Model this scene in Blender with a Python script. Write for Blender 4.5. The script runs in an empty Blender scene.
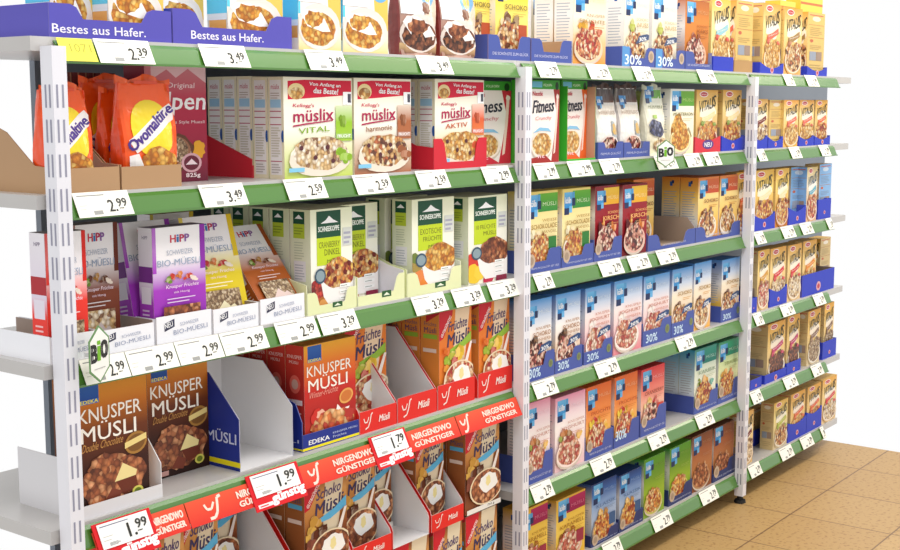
import bpy, math, random
from mathutils import Vector, Matrix
random.seed(7)
scene = bpy.context.scene
COL = scene.collection
# ------------------------------------------------------------------ camera
FPX = 1271.06; YAW = .9248; PITCH = .1318
CAM = Vector((-1.53426, -2.10093, 1.61642))
FWD = Vector((math.sin(YAW)*math.cos(PITCH), math.cos(YAW)*math.cos(PITCH), -math.sin(PITCH)))
RGT = Vector((math.cos(YAW), -math.sin(YAW), 0)); UPV = RGT.cross(FWD)
cd = bpy.data.cameras.new('camera'); cd.sensor_width = 36; cd.lens = 36*FPX/900; cd.clip_start = .05
cam = bpy.data.objects.new('camera', cd); COL.objects.link(cam)
cam.matrix_world = Matrix.Translation(CAM) @ Matrix((RGT, UPV, -FWD)).transposed().to_4x4()
scene.camera = cam
def at(px, py, Y):
    """measured point of the photo -> (X, Z) on the upright plane at depth Y"""
    d = FWD*FPX + RGT*(px-450) + UPV*(275-py)
    t = (Y-CAM.y)/d.y
    p = CAM + d*t
    return p.x, p.z
# ------------------------------------------------------------------ shelving measures (metres)
W = 1.625
ZR = {1: 1.7014, 2: 1.3958, 3: 1.0579, 4: .7188, 5: .3890, 6: .0724}   # lower edge of each price rail
RH, RD = .049, .026
ZT = {k: v+RH for k, v in ZR.items()}                                   # shelf tops
YF = .034                                                               # front line of the goods
# ------------------------------------------------------------------ colour + materials
def hx(s):
    s = s.lstrip('#')
    v = [int(s[i:i+2], 16)/255 for i in (0, 2, 4)]
    return tuple([(c/12.92 if c <= .04045 else ((c+.055)/1.055)**2.4) for c in v]+[1.0])
def C(c): return hx(c) if isinstance(c, str) else c
def mixc(a, b, t):
    a, b = C(a), C(b); return tuple(a[i]*(1-t)+b[i]*t for i in range(4))
MATS = {}
def newmat(name):
    m = bpy.data.materials.new(name); m.use_nodes = True
    MATS[name] = m
    return m, m.node_tree.nodes, m.node_tree.links, m.node_tree.nodes['Principled BSDF']
def attr_mat(name, rough, bump=0, bscale=40, coat=0, spec=.4):
    m, n, l, b = newmat(name)
    a = n.new('ShaderNodeVertexColor'); a.layer_name = 'Col'
    l.new(a.outputs['Color'], b.inputs['Base Color'])
    b.inputs['Roughness'].default_value = rough
    b.inputs['Specular IOR Level'].default_value = spec
    b.inputs['Coat Weight'].default_value = coat
    tc = n.new('ShaderNodeTexCoord'); ns = n.new('ShaderNodeTexNoise'); ns.inputs['Scale'].default_value = bscale
    l.new(tc.outputs['Object'], ns.inputs['Vector'])
    if bump:
        bp = n.new('ShaderNodeBump'); bp.inputs['Strength'].default_value = bump; bp.inputs['Distance'].default_value = .01
        l.new(ns.outputs['Fac'], bp.inputs['Height']); l.new(bp.outputs['Normal'], b.inputs['Normal'])
    return m
attr_mat('printed_card', .5, .05, 25, spec=.25)
attr_mat('glossy_film', .3, .9, 22, .25)
def food_mat(name, cols, scale=92, dark=.5):
    m, n, l, b = newmat(name)
    tc = n.new('ShaderNodeTexCoord'); v = n.new('ShaderNodeTexVoronoi'); v.inputs['Scale'].default_value = scale
    oi = n.new('ShaderNodeObjectInfo'); ad = n.new('ShaderNodeVectorMath'); ad.operation = 'ADD'
    l.new(tc.outputs['Object'], ad.inputs[0]); l.new(oi.outputs['Random'], ad.inputs[1])
    nz = n.new('ShaderNodeTexNoise'); nz.inputs['Scale'].default_value = scale*.7; l.new(ad.outputs[0], nz.inputs['Vector'])
    sc_ = n.new('ShaderNodeVectorMath'); sc_.operation = 'SCALE'; sc_.inputs['Scale'].default_value = .9/scale; l.new(nz.outputs['Color'], sc_.inputs[0])
    a2 = n.new('ShaderNodeVectorMath'); a2.operation = 'ADD'; l.new(ad.outputs[0], a2.inputs[0]); l.new(sc_.outputs[0], a2.inputs[1])
    l.new(a2.outputs[0], v.inputs['Vector'])
    sp = n.new('ShaderNodeSeparateColor'); l.new(v.outputs['Color'], sp.inputs[0])
    r = n.new('ShaderNodeValToRGB'); r.color_ramp.interpolation = 'CONSTANT'
    e = r.color_ramp.elements
    while len(e) < len(cols): e.new(.5)
    for i, c in enumerate(cols): e[i].position = i/len(cols); e[i].color = hx(c)
    l.new(sp.outputs[0], r.inputs[0])
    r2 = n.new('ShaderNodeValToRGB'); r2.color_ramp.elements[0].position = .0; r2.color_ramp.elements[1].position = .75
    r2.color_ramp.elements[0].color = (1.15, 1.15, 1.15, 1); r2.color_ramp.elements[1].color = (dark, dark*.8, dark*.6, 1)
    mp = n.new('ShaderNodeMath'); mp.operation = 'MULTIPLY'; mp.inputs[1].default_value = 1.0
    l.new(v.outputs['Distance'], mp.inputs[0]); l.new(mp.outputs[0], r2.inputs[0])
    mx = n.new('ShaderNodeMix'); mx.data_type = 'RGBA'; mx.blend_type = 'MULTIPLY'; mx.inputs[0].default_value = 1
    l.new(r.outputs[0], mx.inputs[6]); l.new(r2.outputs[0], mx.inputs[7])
    l.new(mx.outputs[2], b.inputs['Base Color']); b.inputs['Roughness'].default_value = .5
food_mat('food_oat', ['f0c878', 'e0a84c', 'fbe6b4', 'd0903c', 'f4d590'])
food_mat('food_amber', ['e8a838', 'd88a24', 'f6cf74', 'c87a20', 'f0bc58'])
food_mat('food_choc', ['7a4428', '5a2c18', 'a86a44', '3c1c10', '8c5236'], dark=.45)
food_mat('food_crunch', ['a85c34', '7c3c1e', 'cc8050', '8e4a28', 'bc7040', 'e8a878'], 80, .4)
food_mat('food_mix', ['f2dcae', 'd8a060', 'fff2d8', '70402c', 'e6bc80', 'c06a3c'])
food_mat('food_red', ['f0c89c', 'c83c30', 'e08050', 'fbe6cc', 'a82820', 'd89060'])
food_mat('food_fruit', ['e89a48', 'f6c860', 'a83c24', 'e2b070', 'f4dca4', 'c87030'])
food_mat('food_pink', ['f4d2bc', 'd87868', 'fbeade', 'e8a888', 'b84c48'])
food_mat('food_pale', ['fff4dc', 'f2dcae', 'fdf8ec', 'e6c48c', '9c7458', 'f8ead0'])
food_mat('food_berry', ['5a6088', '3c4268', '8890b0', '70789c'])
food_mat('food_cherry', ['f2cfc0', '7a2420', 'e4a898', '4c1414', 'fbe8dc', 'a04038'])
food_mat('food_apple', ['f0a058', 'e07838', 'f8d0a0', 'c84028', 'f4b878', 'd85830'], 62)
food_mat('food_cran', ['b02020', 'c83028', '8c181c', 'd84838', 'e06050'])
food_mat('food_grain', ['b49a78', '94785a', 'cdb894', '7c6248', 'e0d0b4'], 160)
def plain(name, col, rough, metal=0, nscale=8, var=.06, spec=.5):
    m, n, l, b = newmat(name)
    tc = n.new('ShaderNodeTexCoord'); ns = n.new('ShaderNodeTexNoise'); ns.inputs['Scale'].default_value = nscale
    ns.inputs['Detail'].default_value = 6
    l.new(tc.outputs['Object'], ns.inputs['Vector'])
    r = n.new('ShaderNodeValToRGB'); c = hx(col)
    r.color_ramp.elements[0].color = tuple(x*(1-var) for x in c[:3])+(1,)
    r.color_ramp.elements[1].color = tuple(min(1, x*(1+var)) for x in c[:3])+(1,)
    l.new(ns.outputs['Fac'], r.inputs[0]); l.new(r.outputs[0], b.inputs['Base Color'])
    b.inputs['Roughness'].default_value = rough; b.inputs['Metallic'].default_value = metal
    b.inputs['Specular IOR Level'].default_value = spec
plain('white_steel', 'e9e8ee', .35)
plain('shelf_steel', 'c2bfbc', .3)
plain('slot_dark', '9696a8', .7)
plain('rail_green', '4e8030', .2, nscale=3, var=.1, spec=.85)
plain('black_rubber', '141414', .6)
plain('back_steel', '747c88', .5)
plain('plinth_dark', '4c4640', .7)  # dark tone for the shadow painted in under the bottom shelf
def floor_mat():
    m, n, l, b = newmat('floor_tiles')
    tc = n.new('ShaderNodeTexCoord'); mp = n.new('ShaderNodeMapping')
    l.new(tc.outputs['Object'], mp.inputs[0]); mp.inputs['Location'].default_value = (FLX, FLY, 0)
    br = n.new('ShaderNodeTexBrick'); br.offset = 0; br.inputs['Scale'].default_value = 1
    br.inputs['Brick Width'].default_value = FLT; br.inputs['Row Height'].default_value = FLT
    br.inputs['Mortar Size'].default_value = .0035; br.inputs['Mortar Smooth'].default_value = .2
    br.inputs['Color1'].default_value = hx('bf9c66'); br.inputs['Color2'].default_value = hx('b8945e'); br.inputs['Mortar'].default_value = hx('7c5c38')
    l.new(mp.outputs[0], br.inputs['Vector'])
    v = n.new('ShaderNodeTexVoronoi'); v.inputs['Scale'].default_value = 38; l.new(tc.outputs['Object'], v.inputs['Vector'])
    ns = n.new('ShaderNodeTexNoise'); ns.inputs['Scale'].default_value = 62; ns.inputs['Detail'].default_value = 8; l.new(tc.outputs['Object'], ns.inputs['Vector'])
    r = n.new('ShaderNodeValToRGB'); e = r.color_ramp.elements
    e[0].position = .3; e[0].color = hx('c0a47c'); e[1].position = .46; e[1].color = (1, 1, 1, 1)
    l.new(ns.outputs['Fac'], r.inputs[0])
    mx = n.new('ShaderNodeMix'); mx.data_type = 'RGBA'; mx.blend_type = 'MULTIPLY'; mx.inputs[0].default_value = .8
    l.new(br.outputs['Color'], mx.inputs[6]); l.new(r.outputs[0], mx.inputs[7])
    l.new(mx.outputs[2], b.inputs['Base Color']); b.inputs['Roughness'].default_value = .45
FLX, FLY, FLT = -.01, .23, .40
# ------------------------------------------------------------------ text outlines
_TX = {}
def text_geo(s, bold):
    k = (s, bold)
    if k not in _TX:
        cu = bpy.data.curves.new('t', 'FONT'); cu.body = s; cu.size = 1; cu.offset = bold; cu.resolution_u = 2
        ob = bpy.data.objects.new('t', cu); COL.objects.link(ob)
        bpy.context.view_layer.update()
        dg = bpy.context.evaluated_depsgraph_get()
        me = ob.evaluated_get(dg).to_mesh()
        vs = [(v.co.x, v.co.y) for v in me.vertices]
        fs = [tuple(p.vertices) for p in me.polygons]
        fs = [f if sum(vs[f[i]][0]*vs[f[(i+1) % len(f)]][1]-vs[f[(i+1) % len(f)]][0]*vs[f[i]][1] for i in range(len(f))) > 0 else f[::-1] for f in fs]
        ob.evaluated_get(dg).to_mesh_clear()
        bpy.data.objects.remove(ob); bpy.data.curves.remove(cu)
        x0 = min(v[0] for v in vs); x1 = max(v[0] for v in vs); y0 = min(v[1] for v in vs); y1 = max(v[1] for v in vs)
        _TX[k] = ([((x-x0)/(x1-x0), (y-y0)/(y1-y0)) for x, y in vs], fs, (x1-x0)/(y1-y0))
    return _TX[k]
# ------------------------------------------------------------------ mesh builder
class MB:
    def __init__(s): s.v = []; s.f = []; s.c = []; s.m = []; s.mats = []
    def mat(s, name):
        if name not in s.mats: s.mats.append(name)
        return s.mats.index(name)
    def face(s, pts, cols, mat='printed_card'):
        i = len(s.v); s.v += [tuple(p) for p in pts]
        s.f.append(tuple(range(i, i+len(pts)))); s.m.append(s.mat(mat))
        if isinstance(cols, str) or (isinstance(cols, tuple) and not isinstance(cols[0], (tuple, str))): cols = [C(cols)]*len(pts)
        s.c.append([C(c) for c in cols])
    def mesh(s, pts, faces, col, mat='printed_card'):
        i = len(s.v); s.v += [tuple(p) for p in pts]; k = s.mat(mat); c = C(col)
        for f in faces: s.f.append(tuple(i+j for j in f)); s.m.append(k); s.c.append([c]*len(f))
    def box(s, x0, x1, y0, y1, z0, z1, col, mat='printed_card', top=None, left=None, front=None):
        P = lambda x, y, z: (x, y, z)
        s.face([P(x0, y0, z0), P(x1, y0, z0), P(x1, y0, z1), P(x0, y0, z1)], front or col, mat)
        s.face([P(x1, y1, z0), P(x0, y1, z0), P(x0, y1, z1), P(x1, y1, z1)], col, mat)
        s.face([P(x0, y1, z0), P(x0, y0, z0), P(x0, y0, z1), P(x0, y1, z1)], left or col, mat)
        s.face([P(x1, y0, z0), P(x1, y1, z0), P(x1, y1, z1), P(x1, y0, z1)], left or col, mat)
        s.face([P(x0, y0, z1), P(x1, y0, z1), P(x1, y1, z1), P(x0, y1, z1)], top or col, mat)
        s.face([P(x0, y1, z0), P(x1, y1, z0), P(x1, y0, z0), P(x0, y0, z0)], col, mat)
    def build(s, name, parent=None, smooth=False):
        me = bpy.data.meshes.new(name)
        me.from_pydata(s.v, [], s.f)
        for n in s.mats: me.materials.append(MATS[n])
        me.polygons.foreach_set('material_index', s.m)
        a = me.color_attributes.new('Col', 'FLOAT_COLOR', 'CORNER')
        flat = []
        for f in s.c:
            for c in f: flat += c
        a.data.foreach_set('color', flat)
        if smooth: me.polygons.foreach_set('use_smooth', [True]*len(s.f))
        me.update()
        o = bpy.data.objects.new(name, me); COL.objects.link(o)
        if parent: o.parent = parent
        return o
class Face:
    """flat print area; u,v run 0..1 over w x h; fn maps (metres u, metres v, lift) to 3-D"""
    def __init__(s, mb, fn, w, h, mat='printed_card', step=.00012):
        s.mb = mb; s.fn = fn; s.w = w; s.h = h; s.k = 0; s.mat = mat; s.step = step
    def _p(s, u, v): return s.fn(u*s.w, v*s.h, s.k*s.step)
    def poly(s, pts, c, mat=None):
        s.k += 1; s.mb.face([s._p(*p) for p in pts], c, mat or s.mat)
    def rect(s, u0, v0, u1, v1, c, top=None, mat=None):
        s.poly([(u0, v0), (u1, v0), (u1, v1), (u0, v1)], [c, c, top or c, top or c], mat)
    def grad(s, stops, u0=0, u1=1):
        s.k += 1
        for (va, ca), (vb, cb) in zip(stops, stops[1:]):
            s.mb.face([s._p(u0, va), s._p(u1, va), s._p(u1, vb), s._p(u0, vb)], [ca, ca, cb, cb], s.mat)
    def ell(s, cx, cy, rx, ry, c, mat=None, n=20, rot=0, a0=0, a1=360):
        pts = []; asp = s.h/s.w
        full = a1-a0 >= 360
        for i in range(n if full else n+1):
            a = math.radians(a0+(a1-a0)*i/n); x = rx*math.cos(a); y = ry*math.sin(a)
            if rot:
                r = math.radians(rot); y *= asp; x, y = x*math.cos(r)-y*math.sin(r), (x*math.sin(r)+y*math.cos(r))/asp
            pts.append((min(1, max(0, cx+x)), min(1, max(0, cy+y))))
        s.poly(pts, c, mat)
    def blob(s, cx, cy, rx, ry, c, mat=None, seed=1, n=18, rough=.18):
        rd = random.Random(seed); pts = []
        for i in range(n):
            a = 2*math.pi*i/n; k = 1+rd.uniform(-rough, rough)
            pts.append((min(1, max(0, cx+rx*k*math.cos(a))), min(1, max(0, cy+ry*k*math.sin(a)))))
        s.poly(pts, c, mat)
    def text(s, t, u, v, wu, hv, c, bold=.0, shear=0, rot=0):
        vs, fs, asp = text_geo(t, 0); s.k += 1
        q = bold*1.5*hv*s.h
        ca, sa = math.cos(math.radians(rot)), math.sin(math.radians(rot))
        W_, H_ = wu*s.w, hv*s.h; pts = []
        for ox, oy in (((-q, -q*.5), (q, q*.5), (-q, q*.5), (q, -q*.5)) if q > 0 else ((0, 0),)):
            pts = []; s.k += .34
            for x, y in vs:
                X = x*W_+shear*y*H_+ox; Y = y*H_+oy
                pts.append(s.fn(u*s.w+X*ca-Y*sa, v*s.h+X*sa+Y*ca, s.k*s.step))
            s.mb.mesh(pts, fs, c, s.mat)
    def stroke(s, pts, wd, c):
        asp = s.w/s.h
        for (x0, y0), (x1, y1) in zip(pts, pts[1:]):
            dx, dy = (x1-x0)*asp, y1-y0; L = math.hypot(dx, dy) or 1; nx, ny = -dy/L*wd/asp, dx/L*wd
            s.poly([(x0-nx, y0-ny), (x1-nx, y1-ny), (x1+nx, y1+ny), (x0+nx, y0+ny)], c)
    def cluster(s, cx, cy, rx, ry, c, n=9, seed=1, size=.4):
        rd = random.Random(seed+int(cx*100))
        for i in range(n):
            a, r = rd.uniform(0, 6.28), rd.uniform(0, .75)
            k = mixc(c, '201008' if rd.random() < .5 else 'fff0d8', rd.uniform(0, .3))
            s.blob(cx+rx*r*math.cos(a), cy+ry*r*math.sin(a), rx*size*rd.uniform(.7, 1.2), ry*size*rd.uniform(.7, 1.2), k, None, seed+i, 8, .25)
    def lines(s, u0, u1, v0, v1, n, c, fill=.4, seed=1):
        rd = random.Random(seed); d = (v1-v0)/n
        s.k += 1
        for i in range(n):
            v = v0+i*d; e = u0+(u1-u0)*rd.uniform(.7, 1)
            s.mb.face([s._p(u0, v), s._p(e, v), s._p(e, v+d*fill), s._p(u0, v+d*fill)], c, s.mat)
def front_of(mb, w, h, y=0, mat='printed_card', x0=None, z0=0):
    xo = -w/2 if x0 is None else x0
    return Face(mb, lambda a, b, k: (xo+a, y-.0002-k, z0+b), w, h, mat)
def left_of(mb, w, h, d, mat='printed_card'):
    return Face(mb, lambda a, b, k: (-w/2-.0002-k, d-a, b), d, h, mat)
# ------------------------------------------------------------------ object helpers
LABELS = {}
def tag(o, label, cat, group=None):
    if label in LABELS: print('DUPLICATE LABEL', label)
    LABELS[label] = 1
    n = len(label.replace(',', ' ').split())
    if not 4 <= n <= 16: print('LABEL LENGTH', n, label)
    o['label'] = label; o['category'] = cat
    if group: o['group'] = group
    return o
def empty(name, loc=(0, 0, 0)):
    o = bpy.data.objects.new(name, None); COL.objects.link(o); o.location = loc; o.empty_display_size = .02
    return o
def structure(o): o['kind'] = 'structure'; return o
def copy_thing(o, loc):
    c = o.copy(); COL.objects.link(c); c.location = loc
    for k in ('label',):
        if k in c: del c[k]
    for ch in o.children:
        d = ch.copy(); COL.objects.link(d); d.parent = c
    return c
# ------------------------------------------------------------------ carton designs: fn(front face, side face)
def bowl(F, cx, cy, rx, ry, food, rim='f6efe6', seed=3, shade='d8c8b8'):
    F.ell(cx, cy-ry*.12, rx*1.0, ry*1.0, shade, n=22)
    F.ell(cx, cy, rx*.98, ry*.96, rim, n=22)
    F.blob(cx, cy+ry*.03, rx*.86, ry*.84, 'ffffff', food, seed, 22, .05)
def koelln_logo(F, u, v, s):
    a = F.w/F.h; q = s*a
    F.rect(u, v, u+s, v+q, '2488d0', '70c0f0')
    F.rect(u-.0, v-q*.42, u+s*.62, v, '20305c'); F.rect(u+s*.62, v-q*.3, u+s, v+q*.12, '6cb8ec')
    F.rect(u+s, v+q*.12, u+s*1.42, v+q*.62, '20305c'); F.rect(u+s, v+q*.62, u+s*1.3, v+q, '58a4dc')
    F.text('kölln', u+s*.12, v+q*.3, s*.72, q*.4, 'f4faff', .02)
def koelln(bg, header=None, hcol='ffffff', lines=(), lcol='8a5a3a', food='food_mix', acc=(), badge=None, sg=None, side=None, sidelow=None, rim='f4e6d8', box=None):
    def fn(F, S):
        F.grad(bg)
        if header: F.rect(.36, .74, 1, .97, header[0], header[1])
        koelln_logo(F, .07, .75, .27)
        F.text('MÜSLI', .5, .81, .44, .06, hcol)
        for i, (x, y, r, c) in enumerate(acc): (F.blob(x, y, r, r*F.w/F.h, 'ffffff', c, i+2) if c in MATS else F.cluster(x, y, r*1.15, r*.85, c, 9, i+2))
        v = .65
        for i, t in enumerate(lines):
            big = (i == (1 if len(lines) > 1 else 0))
            wd = min(.82, .1*len(t)*(1.12 if big else .8)); hh = .058 if big else .036
            F.text(t, .94-wd, v-hh, wd, hh, lcol, 0 if not big else .015); v -= hh+.026
        F.lines(.5, .93, v-.05, v, 2, mixc(lcol, bg[0][1], .5), .3)
        bowl(F, .43, .22, .44, .2, food, rim)
        F.blob(.4, .35, .32, .11, 'ffffff', food, 9)
        if badge:
            F.poly([(.42, .30), (.6, .32), (.95, .37), (.97, .43), (.88, .445), (.55, .41)], badge)
            F.text('30%', .55, .335, .3, .05, 'ffffff', .02, .2, 6)
        if box: F.rect(.66, .22, .92, .42, box)
        t = bg[-1][1]
        S.grad(sg or [(0, sidelow or bg[0][1]), (.3, sidelow or mixc(bg[0][1], 'ffffff', .3)), (.62, 'f4f0ec'), (1, side or t)])
        S.lines(.12, .88, .3, .8, 13, 'b0b4bc', .3)
        S.rect(.45, .86, .6, .93, '2a5ca0'); S.rect(.56, .9, .68, .95, '23386c')
        S.blob(.3, .16, .14, .05, 'd86a6a'); S.blob(.68, .15, .14, .05, 'e090b0', seed=4)
    return fn
BLUE = [(0, 'f4dcc0'), (.35, 'f8ecdc'), (.62, 'fbf6f2'), (.78, 'c4dcf2'), (1, '4a9ae0')]
def tint(c, top='4a9ae0', mid='fbf6f2'): return [(0, c), (.3, mixc(c, 'ffffff', .45)), (.6, mid), (.78, mixc(top, 'ffffff', .6)), (1, top)]
D = {}
D['almond'] = koelln([(0, 'f4dc94'), (.5, 'f8eaae'), (1, 'f0d878')], ('2f8c3a', '6ab830'), 'd8f0c0', ['WEISSE', 'SCHOKOLADE', 'MANDEL'], 'a8823c', 'food_fruit', [(.3, .42, .16, 'f6dfae'), (.5, .41, .12, 'a86a34'), (.16, .46, .1, 'f8ecc4')], box='2f7a34')
D['cherry'] = koelln([(0, '7c1620'), (.5, '9c1a26'), (1, '8c1422')], ('e8a820', 'f8cc40'), 'fbe6a0', ['SCHOKO', 'KIRSCH'], 'f8bc70', 'food_cherry', [(.3, .46, .1, 'f09030'), (.34, .5, .06, 'f8b040'), (.7, .42, .13, 'e88020'), (.5, .42, .12, '3c0c10'), (.2, .44, .12, '64141a')], rim='e8b8a8')
D['choc_gold'] = koelln([(0, 'e89830'), (.4, 'f6cc6c'), (.7, 'f8dc90'), (1, 'e07a30')], ('c84c28', 'd86a30'), 'f6c8a0', ['SCHOKO'], '8a5228', 'food_mix', [(.3, .42, .16, '9a5a30'), (.6, .42, .12, '6c3a1c')], side='e07a28', sg=[(0, 'f4ecec'), (.35, 'f6ecd0'), (.7, 'f6cc64'), (1, 'e68c34')])
D['choc30'] = koelln(tint('f4b45c'), None, 'e4f0fa', ['KNUSPER', 'SCHOKO', 'FEINHERB'], 'a87850', 'food_cherry', [(.3, .44, .2, '4c2a18'), (.2, .4, .12, '6c4024')], '2e4c7c', side='4a8cd8')
D['yog30'] = koelln(tint('e88890', mid='fbeae6'), None, 'd8e8f8', ['KNUSPER', 'JOGHURT', 'HIMBEER'], 'c88878', 'food_pink', [(.25, .46, .16, 'fbf0ea'), (.18, .42, .1, 'f4dcd4')], '2e4c7c', side='4a8cd8', rim='fbeee8')
D['nut30'] = koelln(tint('f0b040', mid='f8ead0'), None, 'd8e8f8', ['SCHOKO'], 'b08848', 'food_mix', [(.3, .42, .17, '6c3c20'), (.15, .38, .1, 'c89048')], '2e4c7c', side='4a8cd8', sidelow='f0c050')
D['yog_pink'] = koelln(tint('f4c8c8', 'f09ab8', 'fbf2ee'), None, 'fbe0ea', ['KNUSPER', 'JOGHURT'], 'c89890', 'food_pink', [(.25, .46, .15, 'c87c40'), (.45, .45, .12, 'a8783c'), (.75, .42, .12, 'f0c060'), (.2, .4, .1, '98a83c')], side='f0a8c0', rim='fbe4dc')
D['fruit_orange'] = koelln([(0, 'f0a040'), (.35, 'f6b860'), (.6, 'f09048'), (1, 'e86820')], None, 'f8b888', ['FRÜCHTE'], 'c05820', 'food_red', [(.35, .44, .2, 'c83024'), (.5, .48, .12, 'e8b030'), (.2, .46, .1, 'f0d040'), (.75, .38, .13, 'f0b840')], side='e87830', rim='f4b878')
D['cranberry'] = koelln([(0, 'f0b8a0'), (.4, 'f4c4ac'), (.65, 'f08878'), (1, 'e23038')], None, 'f8a8a8', ['CRANBERRY'], 'a85848', 'food_cherry', [(.35, .45, .18, 'e8c060'), (.6, .44, .12, 'c82028'), (.2, .42, .1, 'f0d8a0')], side='d83040', rim='e8a890', box='d04838')
D['carib_teal'] = koelln([(0, 'e0e4c0'), (.4, 'eceedc'), (.66, 'dfe8d4'), (1, '1c8c7c')], ('1c7c70', '2a9a84'), 'b0d8cc', ['KARIBIK'], '88a088', 'food_fruit', [(.2, .46, .08, '8a9a30'), (.45, .44, .18, 'e0a850'), (.75, .42, .1, '60b0a0')], sg=[(0, 'f0e4e8'), (.4, 'dcecf0'), (1, '3ca4cc')], rim='eadcb8')
D['carib_green'] = koelln([(0, 'e8dcA0'), (.4, 'e6e8b0'), (.66, 'd0e0a8'), (1, '2a9a6a')], ('1c8868', '36a878'), 'b8dcc0', ['TRAUBE'], '98a468', 'food_fruit', [(.3, .44, .18, 'e8b050'), (.6, .42, .12, 'd87838')], side='2f9c88', rim='e8d8a0')
D['caramel'] = koelln([(0, 'e8b83c'), (.5, 'f0cc58'), (1, 'e4b43c')], ('98164c', 'b82860'), 'd87898', ['KNUSPER', 'KARAMELL'], 'a87828', 'food_pink', [(.3, .4, .2, '9c5a24'), (.55, .4, .16, 'b8702c')], side='d8a838', rim='e0a890', box='9a3044')
D['classic'] = koelln([(0, '9aa4b8'), (.35, 'b4c0d4'), (.6, '94b0d8'), (.85, '3c68b0'), (1, '1f4080')], None, '88a8d8', ['KLASSIK'], '5878a8', 'food_fruit', [(.35, .44, .2, 'e0b060'), (.55, .42, .16, 'd8a050'), (.3, .5, .08, 'ecc880')], side='2054a8', rim='c8a888', box='3c5c88')
D['honey_green'] = koelln([(0, '88a830'), (.4, '98b430'), (.7, '6c9828'), (1, '58a028')], None, '88b048', [], 'a8c060', 'food_fruit', [(.4, .4, .2, 'c88038'), (.65, .38, .14, 'a85c28')], side='38a030', rim='c8c060')
D['cocoa_brown'] = koelln([(0, '8c4c24'), (.4, 'b47444'), (.7, 'a86038'), (1, '7c4424')], None, 'b8805c', [], 'd0a080', 'food_crunch', [(.35, .4, .18, 'a8683c'), (.6, .38, .12, 'c08858')], side='70401f', rim='b88860')
D['choc_yellow'] = koelln([(0, 'f4d060'), (.5, 'f8e478'), (.8, 'f4dc28'), (1, 'f0d020')], None, 'fbf0a0', ['SCHOKO'], '8a7440', 'food_mix', [(.35, .45, .2, '7c5238'), (.2, .42, .12, 'f4dcb0'), (.6, .44, .12, 'a08058')], side='f0c840', rim='f0c8a8', box='b8502c')
D['fruit_cream'] = koelln([(0, 'f09838'), (.3, 'f8c890'), (.6, 'fbf0dc'), (1, 'f6dcae')], None, 'f8e8c8', ['KNUSPER', 'FRÜCHTE'], 'b09060', 'food_red', [(.3, .48, .16, 'f0b030'), (.55, .46, .14, 'd84828'), (.75, .42, .1, 'c85838')], side='f4e4cc', sidelow='fbe8d0', rim='f6d0a8')
D['white_nut'] = koelln([(0, 'f0e4cc'), (.4, 'f6ecd0'), (.7, 'f8f0dc'), (1, 'ece8e4')], None, 'c8dcec', ['SCHOKO', 'NUSS'], 'c8ac78', 'food_mix', [(.35, .46, .18, '8c6c48'), (.5, .48, .1, 'f8f0e0'), (.3, .54, .14, 'b8c050')], '46587c', side='f0ece8', rim='f0e0c8')
D['biscuit_brown'] = koelln([(0, 'a85c28'), (.4, 'd08038'), (.7, 'dc8838'), (1, 'b86830')], None, 'e0a870', ['SCHOKO', 'KEKS'], 'a86028', 'food_cherry', [(.35, .42, .2, '9c4c30'), (.55, .42, .14, 'b8643c')], side='c07858', rim='e0b090')
D['muesli_green'] = koelln([(0, 'f6ecc0'), (.5, 'fbf6dc'), (1, 'f4f4ea')], ('5ca030', '78b83c'), 'b8d880', ['MÜSTERION'], '8a8458', 'food_amber', [(.35, .36, .3, 'food_amber'), (.5, .12, .2, 'food_amber'), (.78, .3, .12, '8c7440')], side='e8e8e0', rim='f8e8b0')
def vitalis(banner, low, food, base=('e8a038', 'f4cc60'), acc='e06030', blue=False):
    def fn(F, S):
        F.grad([(0, low), (.35, mixc(low, base[1], .4)), (.7, base[1]), (1, base[0])])
        F.ell(.34, .93, .2, .05, 'f8e8e0'); F.ell(.34, .93, .16, .035, 'c83840')
        F.text('Dr.Oetker', .22, .918, .24, .024, 'ffffff')
        F.blob(.55, .62, .36, .13, mixc(base[1], 'ffffff', .6), seed=5)
        for (ch, a, b_), k in zip((('V', .1, .24), ('I', .265, .3), ('T', .325, .45), ('A', .44, .58), ('L', .6, .69), ('I', .71, .745), ('S', .76, .88)), range(7)):
            F.text(ch, a, .635+k*.016, b_-a, .185-.01*(3-abs(3-k)), '38382a' if not blue else '24506c', .004, .12)
        F.poly([(.22, .47), (.5, .5), (.86, .58), (.84, .66), (.5, .58), (.24, .55)], banner)
        F.text('Knuspermüsli', .3, .515, .48, .03, 'fbeee0', 0, 0, 10)
        bowl(F, .52, .21, .48, .2, food, mixc(low, 'ffffff', .45), shade=mixc(low, '806040', .2))
        F.blob(.34, .36, .26, .1, 'ffffff', food, 8); F.blob(.74, .38, .2, .12, 'ffffff', food, 6); F.cluster(.25, .44, .16, .07, acc, 6, 3); F.cluster(.85, .44, .12, .07, acc, 5, 5)
        s0 = ('dcbc74', 'e4c070') if not blue else ('8cb4dc', '88b8e8')
        if low in ('ecc890', 'e0cca4'): s0 = ('d8c08c', 'd4b880')
        S.grad([(0, s0[0]), (1, s0[1])])
        S.ell(.5, .9, .24, .04, mixc(s0[0], 'ffffff', .5)); S.rect(.1, .95, .9, .965, 'c86858')
        S.rect(.05, .8, .95, .807, 'b87850'); S.rect(.05, .6, .95, .607, 'b87850'); S.ell(.24, .55, .1, .025, 'c86848')
        S.lines(.14, .86, .64, .78, 5, mixc(s0[0], '80603c', .4), .35); S.lines(.14, .86, .42, .5, 3, mixc(s0[0], '80603c', .4), .35)
        S.rect(.14, .24, .52, .38, '98a0b0'); S.rect(.54, .24, .86, .38, 'a08878'); S.lines(.14, .86, .08, .2, 3, mixc(s0[0], '80603c', .35), .3)
    return fn
D['vit_cyan'] = vitalis('98ccd8', 'f4d890', 'food_oat', ('f0c048', 'f8e0a0'), 'd84838')
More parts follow.
